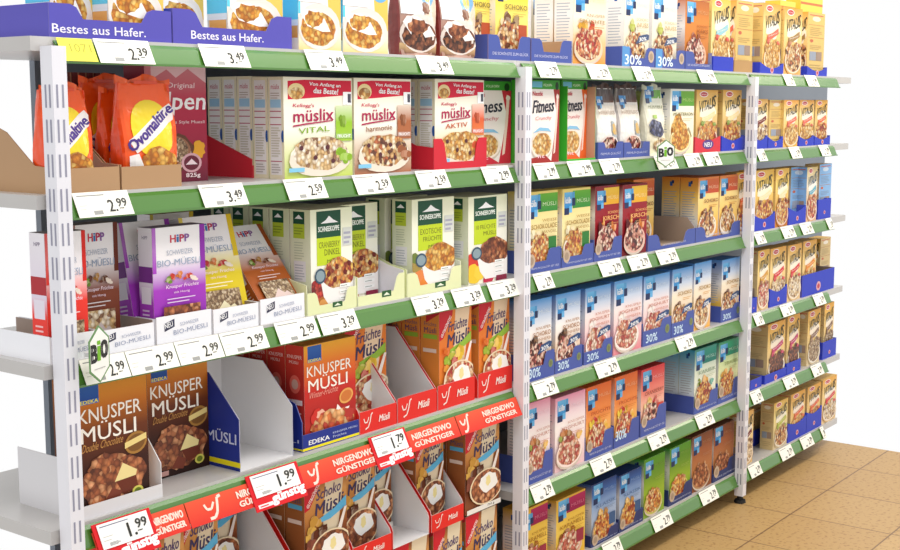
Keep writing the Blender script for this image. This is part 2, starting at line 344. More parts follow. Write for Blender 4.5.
D['vit_red'] = vitalis('e87058', 'f0b858', 'food_oat', ('eca440', 'f8dc98'), 'd86048')
D['vit_choc'] = vitalis('a88450', 'e8b060', 'food_mix', ('eca440', 'f8dc98'), 'b87048')
D['vit_nut'] = vitalis('f8e0a8', 'c88848', 'food_fruit', ('ecb04c', 'f4d890'), '88a040')
D['vit_dark'] = vitalis('7c2c28', 'e8c080', 'food_pale', ('e8b058', 'f4d898'), '6c3020')
D['vit_sun'] = vitalis('f8e4b0', 'c87828', 'food_fruit', ('ecb848', 'f8d878'), '7c4020')
D['vit_blue'] = vitalis('68b0c8', 'e8b890', 'food_red', ('dcc078', 'e8dcc0'), 'd89868', True)
D['vit_plain'] = vitalis('d8a040', 'ecc890', 'food_pink', ('e8b040', 'f4d484'), '9c5c38')
D['vit_straw'] = vitalis('d83c40', 'ecc890', 'food_pale', ('e8a83c', 'f4d48c'), 'd83840')
D['vit_peach'] = vitalis('e89030', 'ecc890', 'food_oat', ('e8a83c', 'f4d080'), 'e89038')
D['vit_berry'] = vitalis('c04070', 'e0cca4', 'food_choc', ('e8a838', 'f0c870'), 'c83860')
D['vit_mocha'] = vitalis('8a6858', 'e0cca4', 'food_grain', ('e8a838', 'f0c870'), '9c7860')
D['vit_lime'] = vitalis('b8c050', 'e0cca4', 'food_mix', ('e8b848', 'f0dc90'), 'a8b840')
D['vit_coral'] = vitalis('e06838', 'ecc890', 'food_fruit', ('e8a838', 'f0c878'), 'e07038')
def muslix(sub, tone, pic, food, side_hi):
    def fn(F, S):
        F.grad([(0, tone), (.25, mixc(tone, 'fbf6dc', .5)), (.5, 'fbf8ea'), (1, 'fbf4dc')])
        F.poly([(.06, .78), (.3, .79), (.99, .83), (.99, .975), (.3, .975), (.06, .96)], 'd81c3c')
        F.ell(.18, .86, .12, .08, 'f4dca0'); F.ell(.18, .84, .1, .06, 'ffffff', 'food_oat')
        F.text('Von Anfang an', .36, .91, .46, .045, 'ffffff', .015, .15, -2); F.text('das Beste!', .42, .845, .36, .055, 'ffffff', .02, .15, -2)
        F.rect(.86, .73, .99, .86, 'ffffff'); F.rect(.93, .75, .98, .84, '50505c')
        F.text("Kellogg's", .12, .695, .3, .045, 'c82050', .005, .3)
        F.text('müslix', .13, .555, .58, .12, 'b01c50', .012, .05, 2)
        F.poly([(.12, .51), (.3, .53), (.7, .565), (.7, .575), (.3, .545), (.12, .525)], 'b01c50')
        F.text(sub, .2, .44, .45, .055, mixc(pic, '404020', .3), .005, 0, 3)
        F.grad([(.36, mixc(pic, tone, .3)), (.55, pic), (.72, mixc(pic, 'fbf8ea', .6))], .74, .99)
        F.cluster(.86, .56, .07, .12, mixc(pic, '302010', .3), 7, 8)
        F.rect(.74, .385, .98, .435, mixc(pic, 'ffffff', .15)); F.text('FRUCHT', .76, .395, .2, .03, 'ffffff', .02)
        F.ell(.5, .2, .44, .19, 'f8f0e0'); F.ell(.5, .17, .45, .16, 'efe2d0')
        F.blob(.5, .24, .4, .17, 'ffffff', food, 5, 24, .07)
        F.cluster(.84, .2, .14, .1, pic, 10, 12)
        for i, (x, y) in enumerate([(.22, .3), (.6, .3), (.68, .16), (.42, .2)]): F.ell(x, y, .03, .025, '5c3038', n=8)
        F.rect(.04, .065, .26, .105, '88ccec')
        S.rect(0, 0, 1, 1, 'f0e8c8'); S.rect(.12, .04, .86, .97, 'f4f2f0')
        S.text('müslix', .2, .88, .55, .05, 'c02858'); S.rect(.14, .7, .84, .78, side_hi)
        for v in (.17, .53, .6, .66): S.rect(.12, v, .86, v+.008, 'b83458')
        S.lines(.18, .8, .22, .52, 12, 'd4d0c0', .5); S.lines(.18, .8, .79, .86, 3, 'b8a89c', .3); S.lines(.18, .8, .06, .16, 4, 'c0b8b4', .4)
        S.ell(.95, .42, .1, .06, '2c58a0')
    return fn
D['mus_green'] = muslix('VITAL', 'c8d868', '98c830', 'food_pale', 'a8d4f0')
D['mus_brown'] = muslix('harmonie', 'b07050', 'b06840', 'food_mix', 'e8c8a8')
D['mus_red'] = muslix('AKTIV', 'f0c460', 'e06038', 'food_oat', 'a8d4f0')
def fitness(tone):
    def fn(F, S):
        F.rect(0, 0, 1, 1, 'fbf2ea')
        F.poly([(.72, 0), (1, 0), (1, .9), (.78, .9), (.9, .6), (.82, .3)], tone)
        F.poly([(.8, .1), (.86, .12), (.93, .5), (.97, .82), (.9, .84), (.88, .6), (.84, .35)], 'f8d8c8')
        F.ell(.93, .8, .05, .03, 'fbe8dc')
        F.rect(0, .89, 1, 1, '3c9c30'); F.text('VOLLKORN', .42, .925, .3, .03, 'e8f8d8'); F.rect(.04, .91, .38, .98, '68b8d0'); F.ell(.9, .93, .06, .05, '1c3c18')
        F.text('Nestlé', .06, .81, .34, .05, 'd04050', .02)
        F.text('Fitness', .06, .6, .72, .15, '2c2c3c', .02, .25, 3)
        F.text('Crunchy', .14, .5, .56, .06, 'd87880', .0, .3, 2)
        F.poly([(.06, .36), (.3, .43), (.6, .42), (.72, .37), (.6, .385), (.3, .39)], '8cc4e4')
        bowl(F, .38, .22, .38, .17, 'food_oat', 'f8e8d8')
        F.poly([(0, 0), (.75, 0), (.5, .09), (0, .06)], tone); F.text('fit', .22, .06, .25, .04, 'f8d8e0', .02)
        S.rect(0, 0, 1, 1, '48b838')
    return fn
D['fit_red'] = fitness('a82c28'); D['fit_orange'] = fitness('e8682c'); D['fit_crimson'] = fitness('d02c40')
def alpen(F, S):
    F.grad([(0, '70283c'), (.3, 'a02c44'), (.7, 'c03450'), (1, 'd88890')])
    F.poly([(.1, .88), (.35, .97), (.5, .9), (.7, .98), (.9, .9), (1, .86), (1, 1), (.1, 1)], 'ecc8cc')
    F.text('Original', .34, .8, .46, .06, 'fbe8ea', .0, .1); F.text('Alpen', .04, .58, .92, .2, 'ffffff', .012, .15)
    F.text('Swiss Style Muesli', .3, .5, .66, .035, 'f4d8dc', 0, .1)
    F.blob(.45, .25, .34, .17, '6a4030', seed=3); bowl(F, .42, .27, .3, .14, 'food_grain', '9c6c50'); F.blob(.85, .28, .1, .08, 'e8a830')
    F.ell(.72, .165, .17, .085, 'd8a8b0'); F.ell(.72, .165, .13, .065, '6c2838'); F.poly([(.62, .15), (.72, .2), (.82, .15)], 'f0dce0')
    F.text('825g', .62, .03, .24, .045, 'fbe8ea', .02)
    S.rect(0, 0, 1, 1, '8c2c40')
D['alpen'] = alpen
def hipp(c, c2, win='food_grain', fruit='d04030'):
    def fn(F, S):
        F.grad([(0, c2), (.45, c), (.62, mixc(c, 'ffffff', .55)), (.7, 'f8f4f6'), (1, 'f8f6f8')])
        F.grad([(.6, c), (.8, mixc(c, 'ffffff', .15)), (1, mixc(c, 'ffffff', .1))], 0, .07); F.grad([(.6, c2), (1, c2)], .9, 1)
        for ch, a, b_, k in (('H', .34, .1, 'd0304c'), ('i', .46, .035, '3878b8'), ('P', .515, .08, 'c03058'), ('P', .61, .08, '8858a0')): F.text(ch, a, .86, b_, .065, k, .03)
        F.text('SCHWEIZER', .26, .75, .5, .045, 'b0b8c8'); F.text('BIO-MÜESLI', .08, .655, .82, .07, '98a8c0')
        for i, (x, y, k) in enumerate([(.35, .56, fruit), (.5, .58, mixc(fruit, 'f0b040', .4)), (.63, .55, fruit), (.26, .53, '80a038'), (.72, .53, 'f0e0d0')]): F.cluster(x, y, .1, .045, k, 7, i+2)
        F.text('Knusper Früchte', .2, .45, .62, .04, 'fbe8f4', .0, .2); F.text('mit Honig', .35, .405, .3, .026, 'f4dcea')
        F.lines(.22, .78, .33, .39, 2, mixc(c, 'ffffff', .6), .3)
        F.rect(.15, .08, .85, .3, 'ffffff', None, win)
        F.poly([(.14, .06), (.34, .1), (.52, .2), (.62, .14), (.7, .16), (.86, .06)], mixc(c, 'ffffff', .55))
        F.lines(.2, .8, .02, .06, 2, mixc(c, 'ffffff', .6), .4)
        S.grad([(0, c2), (.35, c), (.5, 'e4d8e8'), (1, 'f0ecf0')]); S.rect(.15, .33, .85, .48, 'e8e0ec'); S.rect(.0, .52, 1, .66, mixc(c2, '503048', .4))
        S.text('HiPP', .3, .9, .4, .03, '706080'); S.lines(.2, .8, .08, .3, 6, mixc(c, 'ffffff', .5), .4)
    return fn
D['hipp_red'] = hipp('f03c30', 'd82820'); D['hipp_brown'] = hipp('8c4830', '6c3020', 'food_pale', '6c3c28')
D['hipp_purple'] = hipp('a83cc0', '8c2ca8', 'food_crunch'); D['hipp_yellow'] = hipp('ecd428', 'e0c020', 'food_grain', 'c83838'); D['hipp_orange'] = hipp('c06428', 'a04c1c', 'food_grain', '7c3c20')
def koppe(names, food, fruit, wide=True):
    def fn(F, S):
        F.grad([(0, 'f4f0d8'), (.5, 'f8f6e8'), (1, 'eef2d0')])
        F.rect(.14, .72, .72, .98, '1e5038'); F.poly([(.24, .86), (.36, .89), (.44, .93), (.54, .89), (.66, .86)], 'ffffff')
        F.text('SCHNEEKOPPE', .18, .78, .5, .05, 'f4faf0', .02)
        F.rect(.14, .45, .72, .72, 'c4d828')
        v = .62
        for i, t in enumerate(names):
            wd = min(.5, .062*len(t)); F.text(t, .69-wd, v, wd, .06 if i < 2 else .04, '6c6c20', .0); v -= .075
        F.rect(.76, .62, .98, .8, 'd4d8d0'); F.lines(.78, .96, .64, .78, 3, 'a8a8b8', .5)
        for i, (x, y, r, k) in enumerate(fruit): (F.blob(x, y, r, r*.55, 'ffffff', k, i+1, 18, .1) if k in MATS else F.blob(x, y, r, r*.55, k, None, i+1, 18, .1))
        F.poly([(.2, .33), (.28, .14), (.42, .04), (1, .04), (1, .36)], 'f6f2ee')
        F.ell(.64, .34, .44, .07, 'e8e0d8')
        F.blob(.66, .36, .4, .15, 'ffffff', food, 4, 26, .08)
        for i, (x, y) in enumerate([(.4, .36), (.6, .42), (.8, .36), (.55, .3), (.9, .44)] if 'CRAN' in names[0] else []): F.blob(x, y, .045, .03, '6c2420', seed=i)
        F.ell(.2, .35, .13, .075, '3c5468'); F.ell(.2, .35, .1, .055, '8ca0a8')
        for v in (.09, .15, .21): F.rect(.66, v, .9, v+.035, 'fbfbf8'); F.rect(.68, v+.012, .84, v+.02, '98a098')
        F.rect(.7, .0, .98, .06, '8c2440')
        S.grad([(0, 'd8dcb8'), (.5, 'e8ecd4'), (1, 'dfe6bc')])
        S.rect(.16, .86, .72, .98, '1e5038'); S.poly([(.24, .91), (.44, .95), (.64, .91)], 'ffffff'); S.rect(.16, .72, .72, .86, 'b8cc38')
        S.lines(.2, .66, .76, .84, 3, '88a030', .4); S.lines(.2, .7, .52, .7, 7, 'c4ccb0', .35)
        S.rect(.18, .3, .76, .5, 'e8e8ec'); S.lines(.22, .72, .32, .48, 6, 'b8bcc8', .4); S.rect(.18, .2, .36, .25, '587888'); S.lines(.2, .7, .06, .16, 4, 'c4ccb0', .35)
    return fn
D['koppe_cran'] = koppe(['CRANBERRY', 'DINKEL', 'MÜSLI'], 'food_fruit', [(.12, .24, .14, 'food_cran'), (.2, .14, .18, 'food_cran'), (.34, .06, .2, 'b06828'), (.3, .045, .14, 'd89850')])
D['koppe_exotic'] = koppe(['EXOTISCHE', 'FRÜCHTE', 'MÜSLI'], 'food_amber', [(.1, .3, .14, 'a89048'), (.06, .38, .1, '708038'), (.15, .14, .2, 'e88848'), (.35, .05, .2, 'e88830')])
D['koppe_ten'] = koppe(['10 FRÜCHTE', 'MÜSLI'], 'food_crunch', [(.1, .26, .18, 'd84030'), (.12, .12, .2, 'f0c830'), (.3, .13, .16, 'f4d040'), (.55, .08, .12, 'd83060'), (.5, .02, .12, 'c82848')])
def edeka(stops, script, sc, food, choc):
    def fn(F, S):
        F.grad(stops)
        F.rect(.07, .86, .33, .99, '1c4c9c', '3468b8'); F.rect(.07, .83, .33, .862, '3c70c0'); F.text('EDEKA', .08, .835, .24, .026, 'ffe838', .02)
        F.text('KNUSPER', .05, .69, .86, .105, 'fbf4e8', .004); F.text('MÜSLI', .07, .545, .76, .14, 'fbf4e8', .006)
        F.text(script, .07, .475, .56, .06, sc, .0, .35, 2)
        if choc:
            F.ell(.82, .46, .16, .085, 'a87838', rot=10); F.ell(.82, .46, .13, .065, '7c5428', rot=10); F.poly([(.66, .43), (.97, .475), (.97, .52), (.66, .475)], 'ecd488')
            F.blob(.48, .22, .47, .17, 'ffffff', food, 5, 30, .1); F.blob(.42, .34, .26, .1, 'ffffff', food, 6)
            F.poly([(.5, .2), (.62, .33), (.82, .25), (.8, .21)], 'f0dc98'); F.poly([(.52, .2), (.8, .21), (.83, .12), (.62, .09)], '6c3020'); F.poly([(.35, .07), (.46, .16), (.6, .12), (.54, .04)], '7c3c2c')
            F.ell(.82, .085, .08, .04, 'd8d060'); F.ell(.82, .085, .05, .025, '6c7c28'); F.rect(.05, .02, .3, .06, 'c89890')
        else:
            F.ell(.8, .42, .14, .075, 'e8a858', rot=10); F.ell(.8, .42, .11, .055, 'd07838', rot=10)
            F.blob(.24, .27, .13, .09, 'd03028', seed=2); F.blob(.3, .3, .08, .05, 'f0b8a0', seed=3); F.poly([(.55, .2), (.62, .36), (.7, .3), (.86, .31), (.8, .2)], 'fbf4f0')
            F.blob(.52, .17, .42, .15, 'ffffff', food, 5, 30, .1); F.blob(.85, .24, .1, .05, 'b83830')
        t = stops[0][1]; u = stops[-1][1]
        S.grad([(0, 'a02820' if not choc else '3c2018'), (.6, 'c03028' if not choc else '64341c'), (1, 'd84030' if not choc else 'a86020')])
        S.text('KNUSPER', .1, .87, .8, .035, 'f4d8d0'); S.text('MÜSLI', .2, .82, .5, .035, 'f4d8d0'); S.ell(.5, .62, .3, .09, 'e86858' if not choc else '8c5030'); S.ell(.5, .62, .18, .05, 'd8a898')
        S.rect(.1, .42, .9, .47, 'ecd8d8'); S.lines(.12, .88, .1, .4, 9, 'e8b0a8' if not choc else 'a88870', .4)
    return fn
D['edeka_choc'] = edeka([(0, '2c1410'), (.35, '3c1c14'), (.6, '6c3418'), (.8, 'c06c1c'), (1, 'e89c30')], 'Double Chocolate', 'c89050', 'food_crunch', True)
D['edeka_fruit'] = edeka([(0, 'c83828'), (.3, 'b02420'), (.55, 'c82c24'), (.8, 'e87828'), (1, 'f4b030')], 'Winter-Früchte', 'f0a090', 'food_apple', False)
def gut(words, stops, food, side, band, fruits):
    def fn(F, S):
        F.grad(stops)
        F.poly([(.4, .3), (.75, .3), (.95, 1), (.5, 1)], mixc(stops[2][1], 'fbf0d0', .75)); 
        F.poly([(0, .68), (.12, .7), (.4, .93), (.42, 1), (0, 1)], 'd02030')
        F.text('GUT&GÜNSTIG', .09, .71, .44, .045, 'f8dcd8', .03, 0, 50)
        F.text(words[0], .27, .755, .58, .1, '5a4870', .012, .25, 5); F.text(words[1], .24, .6, .66, .125, '403860', .015, .25, 6)
        F.poly([(.32, .535), (.6, .545), (.98, .62), (.98, .72), (.7, .635), (.32, .575)], band)
        for i, (x, y, r, k) in enumerate(fruits): F.cluster(x, y+.05, r*1.1, r*.6, k, 8, i+3, .5)
        F.poly([(.62, .3), (.9, .62), (.96, .62), (.74, .3)], 'f6ece4')
        F.ell(.58, .25, .5, .2, 'f0dcb8'); F.ell(.58, .25, .46, .185, 'ffffff', food)
        F.blob(.62, .29, .28, .11, 'fbf8f2', seed=7, rough=.12); F.blob(.62, .31, .07, .06, 'f4e4a0', seed=3)
        F.rect(0, 0, 1, .055, 'f0ece4'); F.text('750 g', .6, .012, .2, .03, '504848', .01)
        S.grad([(0, side), (1, mixc(side, 'e8a860', .3))])
        S.poly([(.3, .86), (1, .96), (1, 1), (.3, 1)], 'c03038'); S.text(words[0], .2, .83, .66, .04, '6a5078'); S.text(words[1], .2, .76, .66, .055, '5a4870', .01); S.rect(.16, .7, .9, .745, band); S.rect(.14, .56, .86, .6, 'f0dcd0')
    return fn
D['gut_fruit'] = gut(('Früchte', 'Müsli'), [(0, 'e8b068'), (.25, 'e88838'), (.55, 'e8782c'), (1, 'ec8c34')], 'food_red', 'dc8434', '98c040', [(.2, .42, .13, 'a8c038'), (.36, .46, .1, 'c8c848'), (.18, .34, .12, 'f0a038'), (.6, .47, .17, 'f4c838'), (.42, .4, .1, 'c83028'), (.15, .52, .1, 'e07020')])
D['gut_choc'] = gut(('Schoko', 'Müsli'), [(0, '9c5a34'), (.25, '6c341c'), (.45, '8c4a24'), (.62, 'c88440'), (.8, 'd89c58'), (1, '8c4a28')], 'food_crunch', '8c4824', '60b8e4', [(.2, .52, .16, 'd8a040'), (.12, .42, .12, 'e0b050'), (.25, .36, .14, '6c3018'), (.1, .3, .14, '8a4a38'), (.4, .42, .12, '5a2a14')])
def hafer(F, S):
    F.grad([(0, 'ecd088'), (.12, 'f8ecd0'), (.4, 'fbf6f0'), (1, 'f8fafc')])
    F.poly([(.7, .36), (1, .2), (1, 1), (.6, 1)], 'f0c860'); F.rect(0, .3, .05, 1, '68d4f0')
    F.ell(.82, .55, .2, .1, '70b4e0'); F.ell(.82, .55, .13, .065, 'f0cc68')
    F.ell(.48, .2, .5, .195, 'ece0d8'); F.ell(.46, .185, .46, .17, 'ece4dc'); F.blob(.45, .18, .41, .14, 'ffffff', 'food_amber', 5, 24, .05)
    F.poly([(.05, .3), (.2, .2), (.55, .16), (.74, .165), (.6, .27), (.4, .34), (.15, .34)], 'fbf6f0')
    F.blob(.36, .26, .22, .07, 'ffffff', 'food_amber', 8)
    F.rect(0, .4, .56, .72, 'fdfdfd')
    S.grad([(0, 'f4e8d4'), (.1, 'f6ecd8')]); S.grad([(.1, 'e8a048'), (.2, 'f0b468')], .1, .95); S.rect(0, .2, 1, .25, 'e8f0f4'); S.grad([(.25, '68d0f0'), (1, '48c4f0')])
D['hafer'] = hafer
def yellow_plain(F, S):
    F.grad([(0, 'f4c840'), (1, 'f8d860')]); F.rect(0, .9, 1, .93, 'd87848'); F.rect(.3, .45, .42, .5, '90705c'); F.rect(.44, .45, .52, .5, 'b09060')
    S.grad([(0, 'e8b83c'), (1, 'f0c848')])
D['yellow_plain'] = yellow_plain
# ------------------------------------------------------------------ carton builder
def carton_mesh(design, w, h, d, parent=None, swap=False, name='muesli_carton'):
    mb = MB(); e = .0012
    col = 'e8e0d4'
    mb.box(-w/2, w/2, 0, d, 0, h, col)
    fm = MB()
    F = front_of(mb, w, h); S = left_of(mb, w, h, d)
    if swap:      # narrow side turned to the aisle
        F, S = Face(mb, lambda a, b, k: (-w/2+a, -.0002-k, b), w, h), Face(mb, lambda a, b, k: (-w/2-.0002-k, d-a, b), d, h)
        D[design](S, F)
    else:
        D[design](F, S)
    # tucked top flap: darker seam, side colour reaches over; right-hand side repeats the side tone
    sc = mb.c[-1][0] if False else None
    T = Face(mb, lambda a, b, k: (-w/2+a, b, h+.0002+k), w, d)
    tc = TOPC.get(design, 'd8d2c8')
    T.rect(0, 0, 1, 1, tc); T.rect(0, .3, 1, .33, mixc(tc, '000000', .35))
    R = Face(mb, lambda a, b, k: (w/2+.0002+k, a, b), d, h)
    R.grad([(0, SIDEC.get(design, tc)), (1, tc)])
    return mb.build(name, parent)
TOPC = {'almond': 'e8d070', 'cherry': '6c1420', 'choc_gold': 'c86828', 'choc30': '4a90d8', 'yog30': '4a90d8', 'nut30': '3f7cc4', 'yog_pink': 'e898b0', 'fruit_orange': 'd86420', 'cranberry': 'c82830',
        'carib_teal': '1c7c6c', 'carib_green': '2a8a60', 'caramel': 'd8a838', 'classic': '1c3c78', 'honey_green': '509828', 'cocoa_brown': '6c3c20', 'hipp_red': '6c6464', 'hipp_brown': '5c5450', 'hipp_purple': '7a6c80',
        'hipp_yellow': 'b8a868', 'hipp_orange': 'a86c48', 'edeka_choc': 'c88428', 'edeka_fruit': 'd89838', 'gut_fruit': 'dc8c3c', 'gut_choc': '6c4430', 'koppe_cran': 'd8dcc0', 'koppe_exotic': 'd8dcc0', 'koppe_ten': 'd8dcc0',
        'fit_red': '3c9c30', 'fit_orange': '3c9c30', 'fit_crimson': '3c9c30', 'alpen': '8c2c40', 'hafer': '58c8ec', 'mus_green': 'd8d0b0', 'mus_brown': 'd8c8b0', 'mus_red': 'd8c8b0', 'yellow_plain': 'f4d050'}
SIDEC = {'fit_red': '48b838', 'fit_orange': '48b838', 'fit_crimson': '48b838'}
for k in list(D):
    if k.startswith('vit_'): TOPC[k] = 'dcb058'
# ------------------------------------------------------------------ soft pouch builder
def pouch_mesh(root, design, w, h, d):
    n, m = 22, 12
    def sec(t):     # half width, half depth at height t
        fl = .9+.1*math.sin(math.pi*min(1, t*1.1))
        dep = d/2*(1 if t < .1 else max(.06, 1-((t-.1)/.9)**1.5))
        return w/2*fl, dep
    mb = MB()
    def pt(i, j):
        t = j/m*.93; hw, hd = sec(t); a = 2*math.pi*i/n
        c, s = math.cos(a), math.sin(a)
        x = hw*math.copysign(abs(c)**.35, c); y = d/2+hd*math.copysign(abs(s)**.55, s)
        wob = .004*math.sin(9*t+3*c+5*s)*(0 if j == 0 else 1)
        return (x, y+wob, h*t)
    col = POUCH[design]['body']
    for j in range(m):
        for i in range(n):
            a = 2*math.pi*(i+.5)/n
            cc = col if math.sin(a) < 0 else mixc(col, '000000', .15)
            if abs(math.cos(a)) > .8: cc = POUCH[design].get('side', col)
            mb.face([pt(i, j), pt(i+1, j), pt(i+1, j+1), pt(i, j+1)], C(cc), 'glossy_film')
    mb.face([pt(i, 0) for i in range(n)][::-1], col, 'glossy_film')
    # the print follows the bulging front: subdivided faces would be heavy, so map each print point on the skin
    def skin(a, b, k):
        t = min(.93, max(0, b/h)); hw, hd = sec(t); x = max(-hw*.98, min(hw*.98, a-w/2))
        c = math.copysign(abs(x/hw)**(1/.35), x); s = -math.sqrt(max(0, 1-c*c))
        y = d/2+hd*math.copysign(abs(s)**.55, s)+.004*math.sin(9*t+3*c+5*s)
        return (x, y-.0012-k*2.2, b)
    F = SkinFace(mb, skin, w, h, 'glossy_film')
    POUCH[design]['draw'](F)
    mb.build('bag_body', root, True)
    sb = MB(); hw, hd = sec(.93)
    k = 16
    for i in range(k):
        xa, xb = -hw+2*hw*i/k, -hw+2*hw*(i+1)/k
        f = lambda x: d/2+.006*math.sin(x*160)
        g = lambda x: h*(.985+.03*math.sin(x*70+1))
        for s_ in (-1, 1):
            q = [(xa, f(xa)+s_*.002, h*.92), (xb, f(xb)+s_*.002, h*.92), (xb, f(xb)+s_*.001, g(xb)), (xa, f(xa)+s_*.001, g(xa))]
            sb.face(q if s_ < 0 else q[::-1], POUCH[design]['seal'], 'glossy_film')
    sb.build('top_seal', root)
def strips(F, pts_fn, c, n=10): pass
def d_ovo(F):
    F.ell(.52, .52, .38, .26, 'f8d820', n=26)
    F.stroke([(.14, .36), (.55, .53), (.93, .69)], .07, 'f4ece8')
    F.text('Ovomaltine', .13, .31, .98, .1, '4a2c88', .035, 0, 35.5)
    F.blob(.58, .2, .34, .15, 'ffffff', 'food_amber', 4, 24, .12)
    F.poly([(.08, .28), (.22, .3), (.36, .1), (.2, .05), (.1, .06)], 'f8f4f0')
    for i in range(9): F.poly([(.55+.04*i, .07+.012*i), (.62+.04*i, .12+.012*i), (.63+.04*i, .105+.012*i)], 'f8f0ea')
    F.rect(.3, .92, .7, .95, 'e84818')
def d_choc(F):
    F.rect(.04, .4, .6, .92, 'fdfaf8'); F.poly([(.62, .4), (.97, .3), (.97, .92), (.6, .92)], 'e8d0b8')
    F.ell(.75, .6, .18, .12, '80b4dc'); F.ell(.75, .6, .1, .07, 'f0c858'); F.blob(.66, .47, .1, .06, '7c4c34')
    F.grad([(.02, '7c5038'), (.12, 'e0b880')], .04, .96)
    F.ell(.48, .22, .46, .19, 'e8d8cc', n=26); F.blob(.46, .19, .4, .14, 'ffffff', 'food_choc', 5, 24, .05)
    F.poly([(.06, .32), (.25, .2), (.6, .18), (.84, .2), (.66, .32), (.4, .38), (.14, .38)], 'fbf4ee'); F.blob(.42, .28, .26, .075, 'ffffff', 'food_crunch', 8)
def d_oatchoc(F):
    F.grad([(.02, 'f4ece0'), (.4, 'f8f4ee'), (.7, 'f0e4d4')], .03, .97)
    F.grad([(.74, '6c4430'), (.78, '4c2c20'), (.92, '2c1810')], .03, .97)
    koelln_logo(F, .12, .7, .22); F.text('HAFERFLEKS', .1, .58, .8, .05, 'b8a08c')
    F.poly([(.62, .5), (.78, .48), (.86, .3), (.7, .22), (.6, .36)], 'a8b0b4'); F.blob(.74, .38, .12, .08, 'd8b060')
    bowl(F, .5, .16, .4, .14, 'food_cherry', 'f4e4dc')
def d_lime(F):
    F.grad([(.02, 'e4ecb8'), (.3, 'd8e470'), (.6, 'b8d430'), (.9, 'd8e890')], .03, .97); F.blob(.5, .25, .34, .14, '88b0c0', seed=4); F.blob(.4, .2, .22, .08, 'ffffff', 'food_pale', 5)
def d_berry(F):
    F.grad([(.02, 'f4e8c0'), (.5, 'f4eedc'), (.9, 'e8ecd8')], .03, .97)
    F.rect(.4, .8, .94, .92, '68a838'); koelln_logo(F, .1, .8, .3); F.text('MÜSTERI', .14, .66, .72, .05, '98a080', .004)
    F.rect(.3, .52, .5, .57, 'a8c860'); F.blob(.4, .38, .34, .13, 'ffffff', 'food_berry', 4); F.blob(.6, .14, .3, .1, 'ffffff', 'food_pale', 5)
POUCH = {'ovo': dict(body='fc5c14', seal='fc6420', side='f45018', draw=d_ovo), 'choc': dict(body='b89080', seal='c09884', side='8c3830', draw=d_choc),
         'oatchoc': dict(body='ece4dc', seal='4a2a1c', side='d8d0cc', draw=d_oatchoc), 'lime': dict(body='d4e088', seal='b0b4b8', draw=d_lime), 'berry': dict(body='ece8d0', seal='d8dcc8', draw=d_berry)}
import re
class SkinFace(Face):
    """print on a bulging bag: every polygon is sliced on a grid before it is laid on the skin"""
    def _slice(s, pts):
        polys = [pts]
        for ax, n in ((0, 12), (1, 14)):
            for i in range(1, n):
                t = i/n; out = []
                for p in polys:
                    lo = [q for q in p if q[ax] <= t]; 
                    if len(lo) == len(p) or not lo: out.append(p); continue
                    A = []; B = []
                    for a, b in zip(p, p[1:]+p[:1]):
                        (A if a[ax] <= t else B).append(a)
                        if (a[ax]-t)*(b[ax]-t) < 0:
                            k = (t-a[ax])/(b[ax]-a[ax]); q = tuple(a[j]+(b[j]-a[j])*k for j in (0, 1))
                            A.append(q); B.append(q)
                    out += [x for x in (A, B) if len(x) > 2]
                polys = out
        return polys
    def poly(s, pts, c, mat=None):
        s.k += 1
        if isinstance(c, list): c = c[0]
        for p in s._slice(list(pts)): s.mb.face([s._p(*q) for q in p], c, mat or s.mat)
    def grad(s, stops, u0=0, u1=1):
        s.k += 1
        for (va, ca), (vb, cb) in zip(stops, stops[1:]):
            for i in range(6):
                a, b = va+(vb-va)*i/6, va+(vb-va)*(i+1)/6; x, y = mixc(ca, cb, i/6), mixc(ca, cb, (i+1)/6)
                for j in range(10):
                    p, q = u0+(u1-u0)*j/10, u0+(u1-u0)*(j+1)/10
                    s.mb.face([s._p(p, a), s._p(q, a), s._p(q, b), s._p(p, b)], [x, x, y, y], s.mat)
# ------------------------------------------------------------------ display trays
def slab(mb, pts, fn, t, ca, cb):
    """flat outline pts (a,b) -> fn(a,b,off); sheet of thickness t, colour ca outside, cb inside"""
    A = [fn(a, b, 0) for a, b in pts]; B = [fn(a, b, t) for a, b in pts]
    mb.face(A, ca); mb.face(B[::-1], cb)
    n = len(pts)
    for i in range(n):
        j = (i+1) % n; mb.face([A[j], A[i], B[i], B[j]], mixc(ca, cb, .5))
def prof(kind, w, h, lo, k=.18):
    if kind == 'flat': return [(0, 0), (w, 0), (w, h), (0, h)]
    if kind == 'lobes': return [(0, 0), (w, 0), (w, h), (w*(1-k), h), (w*(1-k-.05), h*.8+lo*.2), (w*(1-k-.1), lo), (w*(k+.1), lo), (w*(k+.05), h*.8+lo*.2), (w*k, h), (0, h)]
    if kind == 'right': return [(0, 0), (w, 0), (w, h), (w*(1-k), h), (w*(1-k-.05), h*.8+lo*.2), (w*(1-k-.12), lo), (0, lo)]
    if kind == 'left': return [(0, 0), (w, 0), (w, lo), (w*(k+.12), lo), (w*(k+.05), h*.8+lo*.2), (w*k, h), (0, h)]
    if kind == 'wave':
        p = [(0, 0), (w, 0)]
        for i in range(13): u = 1-i/12; p.append((w*u, lo+(h-lo)*(abs(2*u-1)**1.6)))
        return p
